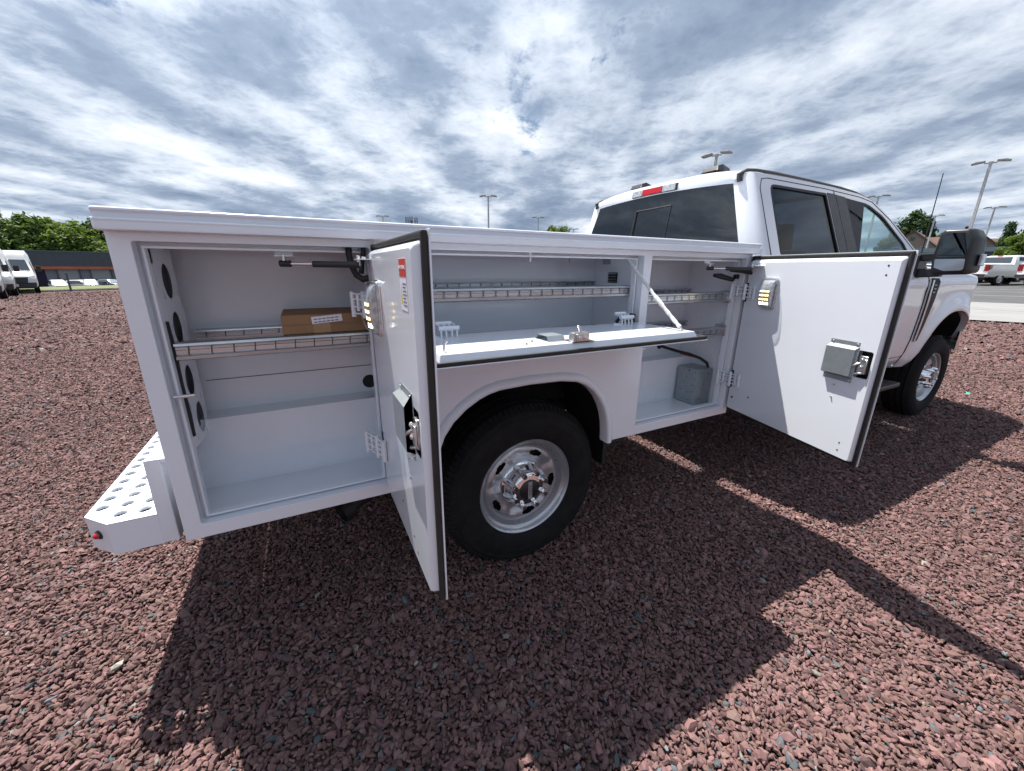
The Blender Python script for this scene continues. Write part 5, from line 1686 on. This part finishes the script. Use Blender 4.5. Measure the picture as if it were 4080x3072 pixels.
light_pole(52.1, 35.9, 9.5, 164, 'light pole whose twin head shows just above the cab roof lamp', PG)
light_pole(67.7, 64.1, 9.5, 160, 'light pole peeking over the windscreen pillar of the truck', PG)
light_pole(72.2, 91, 9.5, 164, 'slim light pole in front of the tan gabled house', PG)
light_pole(74.7, 50.2, 9.5, 166, 'tall thick light pole rising behind the towing mirror', PG)
light_pole(75.8, 84.6, 9.5, 164, 'light pole standing among the parked pickups', PG)

# --- antenna tower far behind
x, y, z = polar(14.1, 150)
tw = empty('antenna_tower', (x, y, z), 0, 'distant dark antenna tower top with three panel clusters behind the truck bed', 'tower')
b = MB(); b.path([(0, 0, 0), (0, 0, 17.0 - z)], [.35, .22], 12); b.build('mast', 'bframe', tw, smooth=40)
for k, dx in enumerate((-1.6, -.2, 1.5)):
    for j in (-1, 1):
        b = MB(); b.box(dx - .16 + j * .35, dx + .16 + j * .35, -.12, .12, 16.0 - z, 17.9 - z + .2 * (k % 2)); b.build('antenna_panel', 'bframe', tw)
b = MB(); b.box(-2.0, 2.0, -.06, .06, 16.6 - z, 16.7 - z); b.build('cross_arm', 'bframe', tw)

# --- houses to the right
def house(az, d, face, w, dep, wall_h, roof_h, wallm, roofm, label, gable=True, chimney=None, ridge_along=True):
    x, y, z = polar(az, d); z = g(x, y)
    root = empty('house', (x, y, z), math.pi / 2 - R(face), label, 'house', 'houses beyond the lot')
    # local +x is the facing direction; width along y
    b = MB(); b.box(-dep, 0, -w / 2, w / 2, 0, wall_h)
    if gable:
        b.loft([[(xx, -w / 2, wall_h), (xx, w / 2, wall_h), (xx, 0, wall_h + roof_h)] for xx in (-dep, 0)], True, True)
    b.build('wall', wallm, root, recalc=True)
    b = MB(); o = .35
    if gable:
        for sg in (-1, 1):
            p = [(0.3, sg * (w / 2 + o), wall_h - o * roof_h / (w / 2)), (0.3, 0, wall_h + roof_h), (-dep - .3, 0, wall_h + roof_h), (-dep - .3, sg * (w / 2 + o), wall_h - o * roof_h / (w / 2))]
            q = MB(); quad(q, [Vector(v) + Vector((0, 0, .03)) for v in p], .12 * (1 if sg < 0 else -1)); rf = q.build('roof', roofm, root, recalc=True)
    else:
        q = MB()
        q.loft([[(o, yy, wall_h - .15), (-dep / 2, yy * .98, wall_h + roof_h), (-dep - o, yy, wall_h - .15)] for yy in (-w / 2 - .3, w / 2 + .3)], True, True)
        rf = q.build('roof', roofm, root, recalc=True)
    if chimney:
        cx, cyy, ch = chimney
        q = MB(); q.box(cx - .4, cx + .4, cyy - .45, cyy + .45, wall_h * .6, ch); q.box(cx - .46, cx + .46, cyy - .51, cyy + .51, ch - .25, ch - .1); q.build('chimney', 'brick', rf)
    for yy in (-w * .26, w * .26):
        for zz in ([1.2, 3.9] if wall_h > 4.5 else [1.2]):
            q = MB(); q.box(.002, .05, yy - .5, yy + .5, zz, zz + 1.3); wn_ = q.build('window', 'car_glass', root)
            q = MB(); q.plate([(yy - .6, zz - .1), (yy + .6, zz - .1), (yy + .6, zz + 1.4), (yy - .6, zz + 1.4)], [[(yy - .49, zz + .01), (yy + .49, zz + .01), (yy + .49, zz + 1.29), (yy - .49, zz + 1.29)]], lambda u, v, dd: (.08 - dd, u, v), .078)
            q.build('window_frame', 'line_paint', wn_, recalc=True)
    if gable:
        q = MB(); q.box(.002, .05, -.35, .35, wall_h + roof_h * .45, wall_h + roof_h * .45 + .7); q.build('window', 'car_glass', root)
    return root
house(71.05, 118, 258, 8.0, 11, 5.0, 3.3, 'siding_tan', 'roof_brown', 'tan gabled house with a brick chimney next to the dark green tree', True, (-5, -2.6, 8.6))
house(73.0, 124, 245, 12.0, 9, 4.6, 3.0, 'siding_grey', 'roof_red', 'house with a long brown roof slope behind the slim light pole', False)
house(75.35, 122, 250, 7.5, 11, 4.6, 3.2, 'siding_tan', 'roof_red', 'house with a steep reddish gable roof behind the towing mirror', True, (-3, -1.4, 9.2))
house(77.0, 128, 250, 15.0, 9, 4.2, 2.9, 'siding_grey', 'roof_brown', 'wide house with a low brown roof behind the yellow green bush', False)
house(79.6, 125, 250, 9.0, 9, 4.4, 3.0, 'siding_tan', 'roof_brown', 'tan house at the end of the row past the yellow green bush', False)
# low dark shop building behind the lot
x, y, z = polar(77.2, 88)
shop = empty('shop_building', (x, y, z), math.pi / 2 - R(257), 'low dark shop building with a pale blue roof edge behind the parked vehicles', 'building')
MB().box(-8, 0, -13, 9, 0, 3.1).build('wall', 'bframe', shop)
MB().box(-8.3, .5, -13.3, 9.3, 3.12, 3.75).build('roof_edge', 'car_glass_light', shop)
for k in range(7):
    MB().box(.004, .06, -12 + k * 3, -9.7 + k * 3, .5, 2.6).build('shop_window', 'car_glass', shop)

# --- trees
def make_tree(seed, h, cw, leaf, nleaf, ls, trunk=.28, conic=False):
    rd = random.Random(seed)
    root = empty('tree', (0, 0, 0))
    b = MB()
    tips = []
    b.path([(0, 0, -.3), (.05, .03, h * .25), (-.03, .08, h * .5), (.0, 0, h * .85)], [trunk, trunk * .8, trunk * .55, trunk * .12], 9)
    for k in range(11):
        a = rd.uniform(0, 6.28); z0 = h * rd.uniform(.28, .66); l = cw * rd.uniform(.5, .85)
        p1 = Vector((math.cos(a) * l * .5, math.sin(a) * l * .5, z0 + h * .08)); p2 = Vector((math.cos(a) * l, math.sin(a) * l, z0 + h * rd.uniform(.1, .2)))
        b.path([(0, 0, z0), p1, p2], [trunk * .4, trunk * .25, trunk * .08], 6); tips.append(p2)
    b.build('trunk', 'bark', root, smooth=50)
    cl = []
    for k in range(44):
        while True:
            u = Vector((rd.uniform(-1, 1), rd.uniform(-1, 1), rd.uniform(-1, 1)))
            if .25 < u.length < 1: break
        zc = h * .60 + u.z * h * .36
        w = cw * (1.0 if not conic else max(.12, (h - zc) / h * 1.5))
        if u.z > .3: w *= .88
        cl.append((Vector((u.x * w * .86, u.y * w * .86, zc)), cw * rd.uniform(.20, .40)))
    v = []; f = []
    for k in range(nleaf):
        c, r = cl[rd.randrange(len(cl))]
        d = Vector((rd.gauss(0, 1), rd.gauss(0, 1), rd.gauss(0, .8))).normalized() * r * rd.uniform(.55, 1.05)
        p = c + d
        n = (d.normalized() + Vector((rd.gauss(0, .6), rd.gauss(0, .6), rd.gauss(.3, .6)))).normalized()
        a = n.orthogonal().normalized(); bb = n.cross(a); t = rd.uniform(0, 6.28)
        a2 = a * math.cos(t) + bb * math.sin(t); b2 = n.cross(a2); s = ls * rd.uniform(.5, 1.2)
        i = len(v)
        v += [p - a2 * s, p - b2 * s * .55 + n * s * .15, p + a2 * s, p + b2 * s * .55 + n * s * .15]
        f.append((i, i + 1, i + 2, i + 3))
    me = MB().add(v, f); me.build('crown', leaf, root)
    return root
protos = {}
def tree(kind, loc, h, rz, label, group, sxy=1.0):
    params = {'mid': (3, 10, 3.6, 'leaf_mid', 3600, .34), 'bright': (5, 10, 3.4, 'leaf_bright', 3600, .34), 'dark': (8, 10, 3.2, 'leaf_dark', 3600, .34), 'fir': (12, 10, 3.0, 'leaf_dark', 2800, .30, .2, True), 'mid2': (21, 10, 3.8, 'leaf_mid', 3600, .36)}
    if kind not in protos:
        t = make_tree(*params[kind]); protos[kind] = t
    else:
        t = copy_tree(protos[kind])
    t.location = loc; t.rotation_euler = (0, 0, rz); k = h / 10.0; t.scale = (k * sxy, k * sxy, k)
    tag(t, label, 'tree', group)
    return t
TG = 'trees behind the grey building'
lab = {'mid': 'mid green leafy tree standing behind the grey garage building', 'mid2': 'broad mid green tree rising behind the grey garage building', 'bright': 'bright yellow green tree standing behind the grey garage building', 'dark': 'dark green tree standing behind the grey garage building'}
def tl_(kind, x, y, ztop, sxy, label):
    x = CAM.x + (x - CAM.x) * KB; y = CAM.y + (y - CAM.y) * KB; ztop = CAM.z + (ztop - CAM.z) * KB
    zg = g(x, y); tree(kind, (x, y, zg), (ztop - zg) * 1.05, random.uniform(0, 6), label, TG, sxy)
for row in (('dark', -50.5, 108, 10.2, 1.2, 'dark green tree behind the roof of the high roof van'),
            ('mid', -46.5, 108, 9.9, 1.1, 'mid green leafy tree beside the dark tree above the vans'),
            ('mid2', -43.3, 108.5, 9.8, 1.05, 'broad mid green tree above the dark garage opening'),
            ('dark', -42.2, 113, 9.2, 1.0, 'dark tree in the dip between the broad green and the yellow green trees'),
            ('mid', -40.8, 106, 6.2, 1.2, 'low green tree under the dip in the tree line'),
            ('bright', -38.9, 110, 10.1, 1.0, 'tallest yellow green tree behind the grey building'),
            ('bright', -37.0, 109, 8.8, 1.0, 'second yellow green tree beside the tallest one'),
            ('mid2', -35.9, 108, 6.5, 1.2, 'low broad green tree in front of the yellow green ones'),
            ('dark', -34.4, 112, 9.8, 0.9, 'dark green tree next to the rear post of the truck body'),
            ('bright', -33.2, 108, 6.8, 1.2, 'low yellow green tree under the dark one by the truck body'),
            ('mid', -30.5, 112, 8.2, 1.1, 'mid green tree half hidden by the truck body'),
            ('dark', -27, 113, 7.6, 1.2, 'dark tree hidden behind the truck body'),
            ('bright', -22, 114, 8.0, 1.2, 'yellow green tree hidden behind the truck body')):
    tl_(*row)
x, y, z = polar(33.4, 82); tree('bright', (x, y, z), 10.0 - z, 1.0, 'small treetop showing over the truck bed between two light poles', 'scattered trees', .9)
x, y, z = polar(38.0, 95); tree('mid', (x, y, z), 8.2 - z, 1.0, 'treetop close beside the rear corner of the cab', 'scattered trees', .9)
x, y, z = polar(70.95, 132); tree('dark', (x, y, z), 14.6 - z, 1.0, 'tall dark green tree standing behind the tan gabled house', 'scattered trees', .95)
x, y, z = polar(69.7, 125); tree('mid', (x, y, z), 9.3 - z, 2.0, 'lower green tree beside the tall dark one by the tan house', 'scattered trees', 1.0)
x, y, z = polar(73.4, 150); tree('dark', (x, y, z), 10.8 - z, 3.0, 'far dark tree behind the long brown roof', 'scattered trees', 1.1)
x, y, z = polar(77.1, 112); tree('fir', (x, y, z), 9.7 - z, 1.0, 'dark pointed evergreen behind the yellow green bush', 'scattered trees', .8)
x, y, z = polar(78.0, 76); tree('bright', (x, y, z), 5.9 - z, 1.5, 'yellow green bushy tree behind the parked pickups', 'scattered trees', 1.0)
x, y, z = polar(79.0, 118); tree('mid2', (x, y, z), 10.3 - z, .5, 'tall green tree past the evergreen', 'scattered trees', .9)
x, y, z = polar(74.2, 140); tree('mid', (x, y, z), 9.2 - z, .5, 'green tree between the long brown roof and the steep gable', 'scattered trees', 1.0)

# --- bit of teal plastic on the gravel
mat('teal', (0.05, 0.36, 0.28), 0.35)
b = MB(); b.obox((0, 0, 0), (.030, .006, .004), (-.004, .016, .002), (0, 0, .0025)); b.obox((.012, .004, .004), (.012, 0, .003), (0, .010, 0), (0, 0, .0015))
sc_ = b.build('plastic_scrap', 'teal', None, bevel=.002); sc_.location = (7.040, 0.078, 0.014)
tag(sc_, 'small teal plastic scrap lying on the sunlit gravel by the front wheel', 'scrap')
